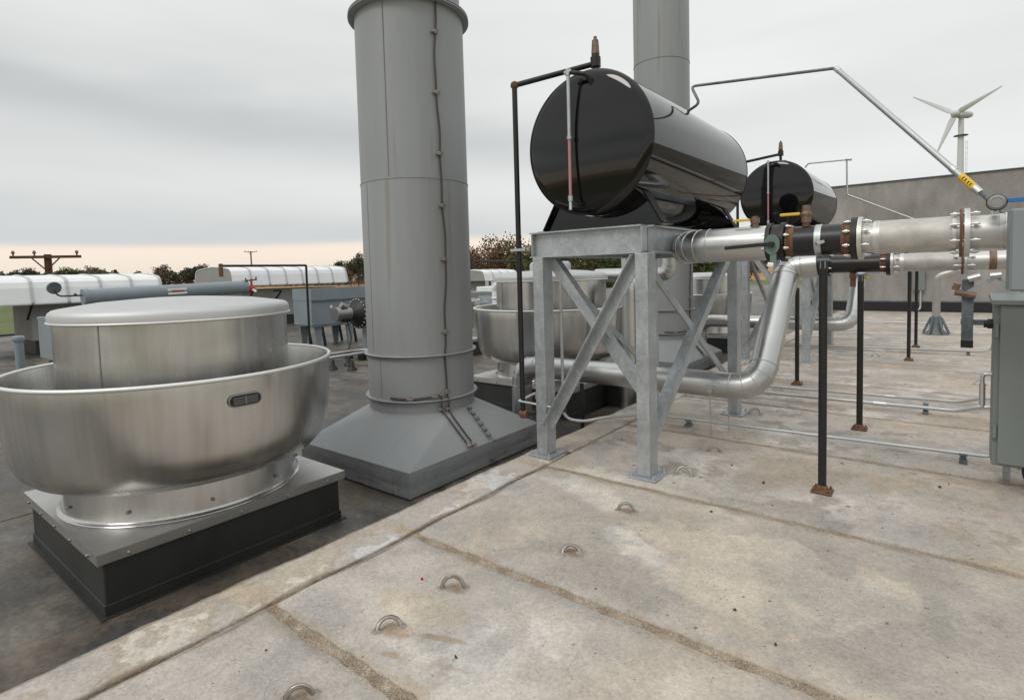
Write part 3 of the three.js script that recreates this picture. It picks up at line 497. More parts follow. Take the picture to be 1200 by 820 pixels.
makeVent('black vent line of the first tank, its tall drop pipe ending in rusty elbows', [-2.36, 0, -4.25], 0.34, true);
makeVent('black vent line from the second black tank, mostly hidden behind the first tank', [-2.27, 0.16, -10.45], 0.2, false);

// ------------------------------------------------------------------ pipework between the tanks and the panels
const cx = (x0, x1, y, z, r, seg = 28) => cyl([x0, y, z], [x1, y, z], r, r, seg);
const boltRing = (x, y, z, R, n, len, r = 0.011, off = 0) => { const g = []; for (let k = 0; k < n; k++) { const a = (k + 0.5) / n * Math.PI * 2 + off, yy = y + R * Math.cos(a), zz = z + R * Math.sin(a); g.push(cyl([x - len / 2, yy, zz], [x + len / 2, yy, zz], r * 0.62, r * 0.62, 8), cyl([x - len / 2 + 0.012, yy, zz], [x - len / 2 + 0.03, yy, zz], r * 1.25, r * 1.25, 6), cyl([x + len / 2 - 0.03, yy, zz], [x + len / 2 - 0.012, yy, zz], r * 1.25, r * 1.25, 6)); } return g; };
const disc = (x0, x1, y, z, r) => cyl([x0, y, z], [x1, y, z], r, r, 40);
function ballValve(parent, x, y, z, s, dir) {                            // bronze valve with a yellow lever, standing on a pipe
  const g = part(parent, 'ball_valve', [cyl([x, y, z], [x, y + 0.07 * s, z], 0.022 * s), cyl([x, y + 0.03 * s, z], [x, y + 0.075 * s, z], 0.034 * s, 0.034 * s, 6), cyl([x, y + 0.09 * s, z], [x, y + 0.15 * s, z], 0.026 * s, 0.026 * s, 8), xf(flat(new THREE.SphereGeometry(0.036 * s, 12, 8)), [x, y + 0.085 * s, z])], M.bronze);
  part(g, 'nipple', cyl([x, y - 0.03, z], [x, y + 0.02 * s, z], 0.026 * s), M.rust);
  part(g, 'lever', rbox(0.13 * s, 0.02 * s, 0.028 * s, x + dir * 0.095 * s, y + 0.09 * s, z + 0.045 * s, 0.006), M.yellow);
  return g;
}
function jacketBands(path, r, seamIdx) { const g = []; for (const i of seamIdx) { const a = path[i], d = (path[i + 1] || path[i]).clone().sub(path[i - 1]).normalize(); g.push(torus(r + 0.001, 0.0045, [0, 0, 0], [0, 0, 0], 36, 6).applyMatrix4(new THREE.Matrix4().compose(a, new THREE.Quaternion().setFromUnitVectors(V(0, 0, 1), d), V(1, 1, 1)))); } return g; }
function jacketPipe(name, label, pts, R, r, group) {
  const { pts: pa, seams } = roundPath(pts, R, 4); const t = thing(name, label, 'pipe', [0, 0, 0], { group });
  part(t, 'jacket', sweep(pa, r, 36), M.jacket); part(t, 'seam_band', jacketBands(pa, r, seams), M.jacket);
  return t;
}
const WORDS = [{ tank: 'first', where: 'first' }, { tank: 'second', where: 'second' }];
function pipeSet(k, dz, dy) {
  const w = k ? 'farther' : 'front', of = k ? 'second' : 'first', y1 = 1.77 + dy, z1 = -4.4 + dz, y2 = 1.6 + dy, z2 = -6.3 + dz;
  // --- upper line
  jacketPipe('insulated_pipe', `short aluminium jacketed pipe from under the ${of} tank to its lever valve`, [[-1.86, 1.9 + dy, -4.95 + dz], [-1.86, y1, -4.95 + dz], [-1.62, y1, z1], [-1.03, y1, z1]], 0.16, 0.127, 'jacketed pipes under the tanks');
  const v = thing('butterfly_valve', `black lever valve with ${k ? 'grey-green hub' : 'round green lever plate'} on the upper pipe of the ${of} tank`, 'valve', [0, 0, 0], { group: 'pipe valves' });
  part(v, 'body', [disc(-1.035, -1.005, y1, z1, 0.142), disc(-1.0, -0.95, y1, z1, 0.128), disc(-0.945, -0.915, y1, z1, 0.142), cyl([-0.975, y1, z1], [-0.975, y1 - 0.02, z1 + 0.17], 0.045)], M.valve);
  part(v, 'bolt_ring', boltRing(-0.975, y1, z1, 0.118, 8, 0.19), M.zinc);
  part(v, 'lever_plate', [xf(extr((() => { const q = []; for (let i = 0; i < 28; i++) { const a = i / 28 * 6.283; q.push([0.05 * Math.cos(a), 0.068 * Math.sin(a)]); } return q; })(), 0.012, 0.002), [-0.975, y1 - 0.02, z1 + 0.17]), box(0.04, 0.06, 0.012, -0.965, y1 - 0.115, z1 + 0.175)], M.green);
  part(v, 'lever', [rbox(0.34, 0.026, 0.014, -1.12, y1 - 0.022, z1 + 0.205, 0.005, [0, 0, 0.05]), cyl([-0.975, y1 - 0.02, z1 + 0.17], [-0.975, y1 - 0.02, z1 + 0.22], 0.02)], M.black);
  const s = thing('steel_pipe', `black steel pipe with rusty ends after the upper valve of the ${of} tank`, 'pipe', [0, 0, 0], { group: 'black pipe spools' });
  part(s, 'barrel', cx(-0.91, -0.5, y1, z1, 0.106), M.blackPipe);
  part(s, 'weld_neck', cx(-0.91, -0.855, y1, z1, 0.1085), M.rust); part(s, 'weld_neck', cx(-0.565, -0.51, y1, z1, 0.1085), M.rust);
  part(s, 'flange', [disc(-0.51, -0.475, y1, z1, 0.142)], M.valve);
  ballValve(s, -0.79, y1 + 0.1, z1, 1, -1);
  part(s, 'strap', [cx(-0.725, -0.685, y1, z1, 0.1095), rbox(0.05, 0.02, 0.14, -0.71, y1 - 0.02, z1 + 0.07, 0.003, [0, 0.5, 0.3])], M.conduit);
  if (!k) { const b = thing('ball_valve', 'small bronze ball valve with yellow lever on top of the jacketed pipe', 'valve'); part(b, 'body', [cyl([-1.13, y1 + 0.12, z1], [-1.13, y1 + 0.2, z1], 0.024), cyl([-1.13, y1 + 0.15, z1], [-1.13, y1 + 0.19, z1], 0.034, 0.034, 6)], M.bronze); part(b, 'lever', rbox(0.12, 0.018, 0.026, -1.215, y1 + 0.175, z1 + 0.045, 0.005), M.yellow); }
  const h = thing('braided_hose', `large braided stainless hose between bolted flanges on the upper pipe of the ${of} tank`, 'hose', [0, 0, 0], { group: 'braided pipe connectors' });
  part(h, 'flange', [disc(-0.471, -0.446, y1, z1, 0.142)], M.stainless, 'pale inlet flange');
  part(h, 'bolt_ring', boltRing(-0.478, y1, z1, 0.12, 8, 0.15), M.zinc);
  part(h, 'end_tube', cx(-0.446, -0.38, y1, z1, 0.097), M.stainless); part(h, 'end_tube', cx(0.03, 0.06, y1, z1, 0.1), M.stainless);
  part(h, 'collar', cx(-0.385, -0.35, y1, z1, 0.108), M.stainless); part(h, 'collar', cx(0.02, 0.04, y1, z1, 0.109), M.stainless);
  part(h, 'braid', cx(-0.35, 0.022, y1, z1, 0.107), M.braid);
  part(h, 'flange', [disc(0.055, 0.07, y1, z1, 0.148)], M.rust, 'rusty outlet flange');
  const sp = thing('steel_pipe', `stained stainless pipe spool after the braided hose on the upper pipe of the ${of} tank`, 'pipe', [0, 0, 0], { group: 'stainless pipe spools' });
  part(sp, 'flange', disc(0.076, 0.103, y1, z1, 0.148), M.stainless); part(sp, 'bolt_ring', boltRing(0.08, y1, z1, 0.124, 8, 0.14), M.zinc);
  part(sp, 'barrel', cx(0.1, 6.2, y1, z1, 0.1), M.stainless); part(sp, 'coupling', cx(0.235, 0.255, y1, z1, 0.104), M.stainless); part(sp, 'coupling', cx(0.262, 0.31, y1, z1, 0.108), M.stainless);
  // --- lower line: jacketed pipe through the frame, up and back to the second run
  const yl = 0.475 + dy * 0.5, zl = -5.4 + dz;
  jacketPipe('insulated_pipe', `long aluminium jacketed pipe running low through the frame of the ${of} tank, then rising`, [[-4.1, -0.32, zl], [-4.1, yl, zl], [-1.36, yl, zl], [-1.3, y2 - 0.02, z2], [-1.02, y2, z2]], 0.24, 0.125, 'jacketed pipes under the tanks');
  const hg = thing('pipe_stand', `thin rod stand with clamp under the low jacketed pipe of the ${of} tank`, 'pipe stand', [-1.76, 0, zl + 0.11], { group: 'rod pipe stands' });
  part(hg, 'rod', [cyl([0, 0.003, 0], [0, yl, 0.03], 0.006, 0.006, 8)], M.conduit); part(hg, 'rod', [cyl([0.1, 0.003, -0.22], [0.1, yl - 0.1, -0.22], 0.006, 0.006, 8)], M.conduit);
  part(hg, 'clamp', [rbox(0.05, 0.07, 0.03, 0, yl - 0.02, 0.03, 0.004), box(0.09, 0.012, 0.02, 0, yl - 0.005, 0.045)], M.conduit);
  const v2 = thing('butterfly_valve', `black flanged valve on the smaller return pipe of the ${of} tank`, 'valve', [0, 0, 0], { group: 'pipe valves' });
  part(v2, 'body', [disc(-1.02, -0.995, y2, z2, 0.115), disc(-0.99, -0.95, y2, z2, 0.1), disc(-0.945, -0.915, y2, z2, 0.115)], M.valve); part(v2, 'bolt_ring', boltRing(-0.967, y2, z2, 0.095, 8, 0.15, 0.009), M.zinc);
  const s2 = thing('steel_pipe', `black return pipe with rusty drain, beside the upper pipe of the ${of} tank`, 'pipe', [0, 0, 0], { group: 'black pipe spools' });
  part(s2, 'barrel', cx(-0.915, -0.45, y2, z2, 0.084), M.blackPipe); part(s2, 'weld_neck', cx(-0.5, -0.45, y2, z2, 0.086), M.rust); part(s2, 'flange', disc(-0.45, -0.42, y2, z2, 0.115), M.valve);
  const dr = part(s2, 'drain_valve', [cyl([-0.72, y2 - 0.07, z2], [-0.72, y2 - 0.22, z2], 0.024), cyl([-0.72, y2 - 0.1, z2], [-0.72, y2 - 0.14, z2], 0.034, 0.034, 6)], M.rust); part(dr, 'lever', rbox(0.1, 0.016, 0.024, -0.63, y2 - 0.135, z2 + 0.03, 0.004), M.yellow);
  const h2 = thing('braided_hose', `slimmer braided stainless hose on the return pipe of the ${of} tank`, 'hose', [0, 0, 0], { group: 'braided pipe connectors' });
  part(h2, 'flange', disc(-0.415, -0.395, y2, z2, 0.115), M.stainless); part(h2, 'bolt_ring', boltRing(-0.42, y2, z2, 0.097, 8, 0.15, 0.009), M.zinc);
  part(h2, 'end_tube', cx(-0.395, -0.34, y2, z2, 0.076), M.stainless); part(h2, 'end_tube', cx(0.06, 0.1, y2, z2, 0.078), M.stainless); part(h2, 'collar', cx(-0.345, -0.315, y2, z2, 0.086), M.stainless); part(h2, 'braid', cx(-0.315, 0.065, y2, z2, 0.084), M.braid); part(h2, 'flange', disc(0.095, 0.11, y2, z2, 0.118), M.rust);
  const sp2 = thing('steel_pipe', `stainless spool with brown heat stain after the slimmer hose of the ${of} tank`, 'pipe', [0, 0, 0], { group: 'stainless pipe spools' });
  part(sp2, 'flange', disc(0.115, 0.135, y2, z2, 0.118), M.stainless); part(sp2, 'bolt_ring', boltRing(0.115, y2, z2, 0.098, 8, 0.15, 0.009), M.zinc); part(sp2, 'barrel', cx(0.135, 6.2, y2, z2, 0.08), M.stainless); part(sp2, 'stain_band', cx(0.28, 0.33, y2, z2, 0.082), M.bronze);
}
pipeSet(0, 0, 0); pipeSet(1, -6.3, 0.05);

// ------------------------------------------------------------------ black pipe support posts
function makePost(label, x, z, h, straps = true) {
  const t = thing('support_post', label, 'support post', [x, 0, z], { group: 'black pipe support posts' });
  part(t, 'post', cyl([0, 0.012, 0], [0, h, 0], 0.027), M.blackPipe);
  const f = part(t, 'floor_flange', [rbox(0.13, 0.014, 0.13, 0, 0.009, 0, 0.004), lathe([[0.05, 0.014], [0.045, 0.022], [0.036, 0.028], [0.034, 0.05], [0.027, 0.052]], 20)], M.rust);
  for (let k = 0; k < 4; k++) { const a = 0.785 + k * 1.571, c = 0.066 * Math.cos(a), d = 0.066 * Math.sin(a); part(f, 'bolt', cyl([c, 0.012, d], [c, 0.034, d], 0.008, 0.008, 6), M.rust); }
  if (straps) part(t, 'saddle', [rbox(0.09, 0.02, 0.06, 0, h + 0.005, 0, 0.004), rbox(0.04, 0.06, 0.05, 0, h - 0.03, 0, 0.005)], M.galvDark);
}
makePost('black pipe post with rusty floor flange holding up the first thick steel pipe', -0.675, -4.36, 1.63);
makePost('black pipe post with rusty floor flange holding the slim return pipe of the first tank', -0.65, -6.24, 1.49);
makePost('black pipe post behind the rising jacketed pipe, standing next to the floor conduits', -1.575, -8.2, 1.3, false);
makePost('black pipe post farther back on the deck under the pipes of the second tank', -0.48, -11.1, 1.6);
makePost('black pipe post closest to the concrete wall, under the return pipe of the second tank', -0.45, -12.9, 1.5);

// ------------------------------------------------------------------ conduits
const strutFoot = (parent, x, z, h) => { const f = part(parent, 'strut_foot', [box(0.05, 0.03, 0.1, x, 0.016, z), box(0.035, h, 0.02, x, 0.03 + h / 2, z), box(0.05, 0.016, 0.07, x, 0.03 + h, z)], M.galvDark); return f; };
function conduit(name, label, pts, r, R, feet = [], mat = M.conduit, group = 'galvanised conduits') {
  const t = thing(name, label, 'conduit', [0, 0, 0], { group }); part(t, 'tube', tube(pts, r, R, 6, 12), mat);
  for (const f of feet) strutFoot(t, ...f); return t;
}
conduit('floor_conduit', 'long thin conduit lying across the deck in front of the two parallel conduits', [[-2.56, 0.08, -5.45], [-2.0, 0.07, -5.5], [0.25, 0.075, -5.62], [0.36, 0.1, -5.6], [0.4, 0.34, -5.42]], 0.014, 0.12, [[-2.05, -5.48, 0.03], [0.12, -5.61, 0.04]]);
const pc = conduit('floor_conduit', 'thicker conduit of the parallel pair crossing the deck', [[-2.2, 0.07, -7.13], [-0.05, 0.075, -7.2], [0.1, 0.08, -7.18], [0.3, 0.17, -7.1], [0.7, 0.17, -7.1]], 0.02, 0.15, [[-0.16, -7.25, 0.07]]); part(pc, 'coupling', [cyl([-0.62, 0.073, -7.18], [-0.5, 0.073, -7.184], 0.025)], M.zinc);
const pd = conduit('floor_conduit', 'thinner conduit of the parallel pair crossing the deck', [[-2.2, 0.07, -7.52], [-0.02, 0.075, -7.66], [0.12, 0.08, -7.64], [0.32, 0.17, -7.56], [0.7, 0.17, -7.56]], 0.016, 0.15, []); part(pd, 'coupling', [cyl([-0.55, 0.073, -7.625], [-0.45, 0.073, -7.632], 0.02)], M.zinc);
conduit('floor_conduit', 'conduit crossing the deck behind the frame of the second tank', [[-2.3, 0.07, -11.8], [0.45, 0.07, -12.2], [0.6, 0.1, -12.2], [0.66, 0.5, -12.2]], 0.018, 0.15, [[0.3, -12.2, 0.03]]);
conduit('floor_conduit', 'conduit crossing the deck close to the foot of the concrete wall', [[-2.6, 0.07, -17.2], [1.2, 0.07, -17.4]], 0.02, 0.15);
conduit('bent_conduit', 'thin grey conduit dropping down beside the frame leg and bending onto the deck edge', [[-3.18, 1.7, -4.9], [-3.18, 0.06, -4.9], [-3.0, 0.02, -4.98], [-2.78, 0.075, -5.14], [-2.5, 0.075, -5.42]], 0.017, 0.16);
{ // instrument line from the tank top, over and down to the panel, with a yellow marker
  const a = [[-1.98, 3.07, -5.28], [-1.83, 3.12, -5.24], [-1.93, 3.31, -5.3], [-0.74, 3.19, -5.3], [0.225, 1.94, -4.6]];
  const t = thing('instrument_line', 'thin tube from the first tank top to the panels, yellow tag near its end', 'tube', [0, 0, 0], { group: 'instrument lines' });
  part(t, 'tube', tube(a.slice(0, 4).concat([[-0.71, 3.15, -5.28]]), 0.013, 0.05, 4, 10), M.galvDark);
  const p = v3(a[3]), q = v3(a[4]), L = f => p.clone().lerp(q, f);
  part(t, 'conduit', cyl(L(0.02), L(0.83), 0.02, 0.02, 14), M.conduit); part(t, 'fitting', cyl(L(0.9), L(0.93), 0.024, 0.024, 8), M.zinc); part(t, 'fitting', cyl(L(0.78), L(0.8), 0.023, 0.023, 10), M.zinc); part(t, 'fitting', cyl(L(0), L(0.03), 0.022, 0.022, 10), M.zinc);
  const tg = part(t, 'marker_tag', cyl(L(0.83), L(0.9), 0.0235, 0.0235, 14), M.yellow); part(t, 'tube', cyl(L(0.93), L(1.06), 0.012, 0.012, 10), M.galvDark);
  part(tg, 'printing', [0.846, 0.858, 0.872, 0.884].map((f, i) => { const c = L(f); return rbox(0.018, 0.018, 0.006, c.x, c.y, c.z + 0.0215, 0.002, [0, 0, 0.9 + i * 0.05]); }), M.black);
  const t2 = thing('instrument_line', 'thin tube stepping down from the second tank top against the concrete wall', 'tube', [0, 0, 0], { group: 'instrument lines' });
  part(t2, 'tube', tube([[-2.05, 3.35, -11.3], [-2.0, 3.42, -11.3], [-1.4, 3.4, -11.3], [-1.39, 2.8, -11.3], [0.2, 1.95, -11.0]], 0.014, 0.03, 4, 10), M.conduit); part(t2, 'fitting', [cyl([-1.41, 3.41, -11.3], [-1.33, 3.39, -11.28], 0.022)], M.zinc);
}
single('cable_whip', 'black flexible cable hanging from the bottom of the grey enclosure', 'cable', tube([[0.44, 0.4, -5.1], [0.44, 0.1, -5.08], [0.52, 0.05, -5.0], [0.9, 0.05, -4.8]], 0.02, 0.1), M.black);

// ------------------------------------------------------------------ lifting loops in the slabs
M.loop = std({ color: 0xffffff, metalness: 0.85, roughness: 0.42, map: colourTex(128, (i, j, c) => { const g = 0.8 * sstep(0.55, 0.66, at(F.b, 512, i * 4, j * 4)), n = (at(F.fine, 512, i * 4, j * 4) - 0.5) * 40; c[0] = lerp(176, 128, g) + n; c[1] = lerp(176, 104, g) + n; c[2] = lerp(172, 84, g) + n; }) });
M.mortar = std({ roughness: 0.95, map: mottle([150, 141, 128], 0.4, F.b) });
LOOPS.forEach(([x, z, a], i) => {
  const where = ['beside the widest tan joint, lowest of the row', 'next to a tan dirt patch', 'in a patch of pale cement', 'in a chipped hollow of the slab with the pale wash', 'beside the slab joint near the front frame leg', 'next to the base plate of the front frame leg', 'close to the long thin floor conduit', 'under the low jacketed pipe', 'beyond the second frame', 'between the parallel conduits and the jacketed pipe', 'near the round pedestal post', 'by the grey enclosure'][i];
  const t = thing('lifting_loop', 'bent steel lifting loop ' + where, 'lifting loop', [x, 0, z], { group: 'steel lifting loops in the slabs', ry: a });
  const n = i % 3, w = 0.052 + n * 0.004, h = 0.052 + n * 0.006, pts = []; for (let k = 0; k <= 14; k++) { const q = Math.PI * (1 - k / 14); pts.push(V(w * Math.cos(q), -0.02 + (h + 0.02) * Math.sin(q) ** 0.8, 0.006 * Math.cos(q * 2))); }
  const lp = part(t, 'loop', sweep(pts, 0.0102, 10), M.loop); lp.rotation.x = [0.35, -0.3, 0.2, -0.45, 0.15, -0.2][i % 6]; lp.scale.set(1, [1, 0.85, 1.1, 0.8, 0.95][i % 5], 1);
  for (const s of [-1, 1]) part(t, 'mortar', lathe([[0, 0.008], [0.014, 0.006], [0.022, 0.002], [0.03, -0.006]], 12, [s * w, 0.002, 0]), M.mortar);
});
{ const r = rng(77), spots = [[-2.16, -1.93], [-0.9, -3.92], [0.03, -5.0], [-0.76, -2.6], [-0.55, -2.45], [-1.05, -4.3], [-2.4, -4.7], [-0.02, -4.9], [-1.35, -4.55], [-1.2, -3.6], [-1.6, -1.6], [-2.3, -1.15]];
  spots.forEach(([x, z], i) => single('pebble', i ? 'small dark stone chip lying on the concrete' : 'tiny red scrap lying on the slab near the deck edge', i ? 'pebble' : 'scrap', xf(flat(new THREE.IcosahedronGeometry(0.006 + r() * 0.006, 0)), [x, 0.005, z], [r() * 3, r() * 3, r() * 3], [1.4, 0.6, 1]), i ? M.stone : M.red, i ? { group: 'stone chips on the deck' } : {})); }

// ------------------------------------------------------------------ panels beside the pipes
{
  const t = thing('electrical_enclosure', 'tall grey-green steel enclosure hung low beside the pipes', 'enclosure', [0.26, 0.17, -5.05]);
  part(t, 'cabinet', [rbox(0.78, 1.14, 0.24, 0.39, 0.57, -0.14, 0.01)], M.enclosure); const d = part(t, 'door', [rbox(0.74, 1.1, 0.02, 0.4, 0.57, -0.008, 0.006)], M.enclosure);
  part(d, 'handle', [rbox(0.03, 0.12, 0.03, 0.72, 0.6, 0.02, 0.006)], M.black); part(t, 'rain_lip', [rbox(0.82, 0.035, 0.3, 0.39, 1.158, -0.12, 0.006, [0.12, 0, 0])], M.enclosure);
  part(t, 'hinge', [0.2, 0.9].map(y => cyl([0.012, y, 0.0], [0.012, y + 0.09, 0.0], 0.012)), M.enclosure);
  part(t, 'hub', [cyl([0.14, -0.03, -0.12], [0.14, 0.01, -0.12], 0.03), cyl([0.2, -0.03, -0.12], [0.2, 0.01, -0.12], 0.025)], M.zinc);
  part(t, 'side_hub', [cyl([-0.03, 0.98, -0.14], [0.01, 0.98, -0.14], 0.035), cyl([-0.05, 0.98, -0.14], [-0.02, 0.98, -0.14], 0.028)], M.black);
  part(t, 'side_fitting', [tube([[0.01, 0.62, -0.14], [-0.05, 0.62, -0.14], [-0.05, 0.45, -0.14]], 0.012, 0.03), cyl([-0.05, 0.38, -0.14], [-0.05, 0.55, -0.14], 0.018), cyl([-0.07, 0.38, -0.14], [-0.02, 0.38, -0.14], 0.014)], M.zinc);
  part(t, 'strut', [box(0.041, 1.6, 0.041, 0.1, 0.63, -0.285), box(0.041, 1.6, 0.041, 0.68, 0.63, -0.285)], M.galv);
  const u = thing('electrical_enclosure', 'pale grey steel enclosure mounted high where the upper pipe ends', 'enclosure', [0.262, 1.43, -4.0]);
  part(u, 'cabinet', [rbox(0.6, 0.44, 0.22, 0.3, 0.22, -0.12, 0.008)], M.enclosurePale); part(u, 'door', [rbox(0.585, 0.425, 0.016, 0.3, 0.22, -0.004, 0.005)], M.enclosurePale); part(u, 'strut', [box(0.041, 2.0, 0.041, 0.4, -0.42, -0.255)], M.galv);
  const g = thing('lever_valve', 'round grey valve head with a blue lever above the pale enclosure', 'valve', [0.215, 1.925, -4.2]); g.scale.setScalar(0.85);
  part(g, 'body', [lathe([[0, 0.012], [0.036, 0.012], [0.042, 0.004], [0.05, 0.0], [0.05, -0.02], [0, -0.02]], 24, [0, 0, 0], [Math.PI / 2, 0, 0]), torus(0.034, 0.004, [0, 0, 0.012], [0, 0, 0], 24)], M.greyPaint);
  part(g, 'ring', torus(0.05, 0.006, [0, 0, -0.008], [0, 0, 0], 24), M.black); part(g, 'lever', rbox(0.26, 0.03, 0.016, 0.185, 0.008, 0.0, 0.005), M.blue); part(g, 'stem', cyl([0, 0, -0.02], [0, -0.04, -0.2], 0.025), M.zinc);
  // strut bracket with a pipe tee behind the enclosure
  const b = thing('strut_stand', 'grey strut stand with a short bronze tee, behind the tall grey enclosure', 'stand', [0.16, 0, -7.0]);
  part(b, 'post', [box(0.09, 0.6, 0.05, 0, 1.12, 0), box(1.2, 0.05, 0.05, 0.55, 1.0, -0.05)], M.galvDark); part(b, 'end_cap', box(0.095, 0.07, 0.055, 0, 0.79, 0), M.black); part(b, 'leg', box(0.05, 1.0, 0.05, 1.1, 0.5, -0.05), M.galvDark); part(b, 'arm', [bar([-0.02, 1.28, 0.04], [0.22, 1.45, 0.04], 0.04, 0.04), bar([0.2, 1.45, 0.02], [0.4, 1.25, 0.02], 0.03, 0.03)], M.galv);
  part(b, 'tee', [cyl([-0.1, 1.3, 0.06], [0.06, 1.26, 0.06], 0.03), cyl([-0.1, 1.32, 0.06], [-0.08, 1.38, 0.06], 0.03)], M.bronze); part(b, 'union', [cyl([0.0, 1.42, 0.05], [0.09, 1.45, 0.05], 0.032, 0.032, 8), cyl([0.16, 1.45, 0.05], [0.24, 1.46, 0.05], 0.028, 0.028, 8)], M.zinc); part(b, 'base', box(0.2, 0.012, 0.14, 1.1, 0.007, -0.05), M.galv);
}

// ------------------------------------------------------------------ concrete wall at the end of the deck
{
  const t = thing('concrete_wall', 'bare grey concrete wall at the end of the deck', 'wall', [0, 0, -22.3]);
  const f = (() => { const N = 1024, lo = noiseField(N, 4, 6, 0.55, 91), st = noiseField(N, 12, 5, 0.55, 92, 0.35), fi = noiseField(N, 160, 2, 0.7, 93); return colourTex(N, (i, j, c) => { const k = j * N + i, n = (lo[k] - 0.5) * 60 + (st[k] - 0.5) * 26 + (fi[k] - 0.5) * 14; c[0] = 149 + n; c[1] = 146 + n; c[2] = 142 + n; }); })();
  const wm = std({ roughness: 0.9, map: f }); wm.userData.metre = 0.16;
  part(t, 'face', [rbox(14.52, 4.26, 0.3, 3.36, 2.131, -0.15, 0.01)], wm); part(t, 'coping', [rbox(14.6, 0.03, 0.42, 3.34, 4.276, -0.15, 0.008)], M.galvDark);
  part(t, 'base_flashing', [box(14.5, 0.3, 0.06, 3.36, 0.152, 0.0)], M.black); part(t, 'termination_bar', [box(14.5, 0.035, 0.02, 3.36, 0.33, 0.012)], M.galvDark);
  part(t, 'return_wall', [box(0.3, 4.02, 9, -3.75, 2.25, -4.82)], wm);
  const b = thing('wall_box', 'small grey electrical box on the concrete wall with a conduit below', 'box', [-0.72, 0.9, -22.2]); part(b, 'cabinet', rbox(0.32, 0.62, 0.14, 0, 0.1, -0.02, 0.01), M.enclosure); part(b, 'conduit', tube([[0.05, -0.2, 0], [0.05, -0.8, 0], [-0.05, -0.86, 0.15]], 0.03, 0.1), M.conduit);
  const p = thing('pedestal_post', 'beige post on a flared bolted base, before the concrete wall', 'post', [-0.18, 0, -15.4]);
  part(p, 'post', [cyl([0, 0.3, 0], [0, 1.25, 0], 0.075, 0.07)], M.greyPaint); part(p, 'arm', [tube([[0, 1.22, 0], [0.05, 1.3, 0], [0.45, 1.45, 0]], 0.05, 0.1)], M.stainless);
  const bs = part(p, 'base', [lathe([[0, 0.4], [0.09, 0.4], [0.1, 0.36], [0.13, 0.1], [0.2, 0.03], [0.24, 0.0]], 20)], M.galvDark); part(bs, 'rib', [0, 1, 2, 3, 4, 5].map(k => { const a = k * 1.047; return bar([0.09 * Math.cos(a), 0.37, 0.09 * Math.sin(a)], [0.23 * Math.cos(a), 0.02, 0.23 * Math.sin(a)], 0.03, 0.05); }), M.galvDark);
}

// ------------------------------------------------------------------ jacketed ducts on the lower roof behind the frame
{
  const t = jacketPipe('insulated_pipe', 'thick jacketed pipe rising from the lower roof behind the first frame', [[-3.45, ROOF, -6.95], [-3.45, 1.35, -6.95], [-3.45, 1.42, -7.3]], 0.05, 0.12, 'jacketed risers');
  jacketPipe('insulated_pipe', 'level jacketed pipe with a rounded end in front of the second stack', [[-4.55, 1.52, -8.1], [-3.3, 1.52, -8.1], [-3.3, 2.1, -8.1]], 0.16, 0.11, 'jacketed risers');
  jacketPipe('insulated_pipe', 'pale jacketed elbow standing above the level pipe by the second stack', [[-4.15, 1.5, -8.4], [-4.15, 1.95, -8.4], [-3.9, 2.0, -8.4]], 0.1, 0.09, 'jacketed risers');
  const p = thing('support_post', 'black pipe post with rusty cap on the lower roof behind the first frame', 'support post', [-3.28, ROOF, -7.1]); part(p, 'post', cyl([0, 0.01, 0], [0, 1.72, 0], 0.024), M.blackPipe); part(p, 'cap', xf(flat(new THREE.SphereGeometry(0.036, 12, 8)), [0, 1.72, 0]), M.rust); part(p, 'foot', lathe([[0, 0.03], [0.07, 0.02], [0.07, 0.001]], 16), M.rust);
  const q = thing('support_post', 'short black post on the lower roof under the low jacketed pipe', 'support post', [-3.25, ROOF, -5.4]); part(q, 'post', cyl([0, 0.01, 0], [0, 0.63, 0], 0.024), M.blackPipe); part(q, 'foot', lathe([[0, 0.03], [0.07, 0.02], [0.07, 0.001]], 16), M.rust);
  const d = thing('duct_box', 'black low curb with a silver lid on the lower roof behind the jacketed pipe', 'curb', [-3.75, ROOF, -7.25]); part(d, 'curb', rbox(0.34, 0.33, 0.6, 0, 0.165, 0, 0.01), M.curb); part(d, 'lid', rbox(0.38, 0.03, 0.64, 0, 0.346, 0, 0.006), M.fanPlate);
}

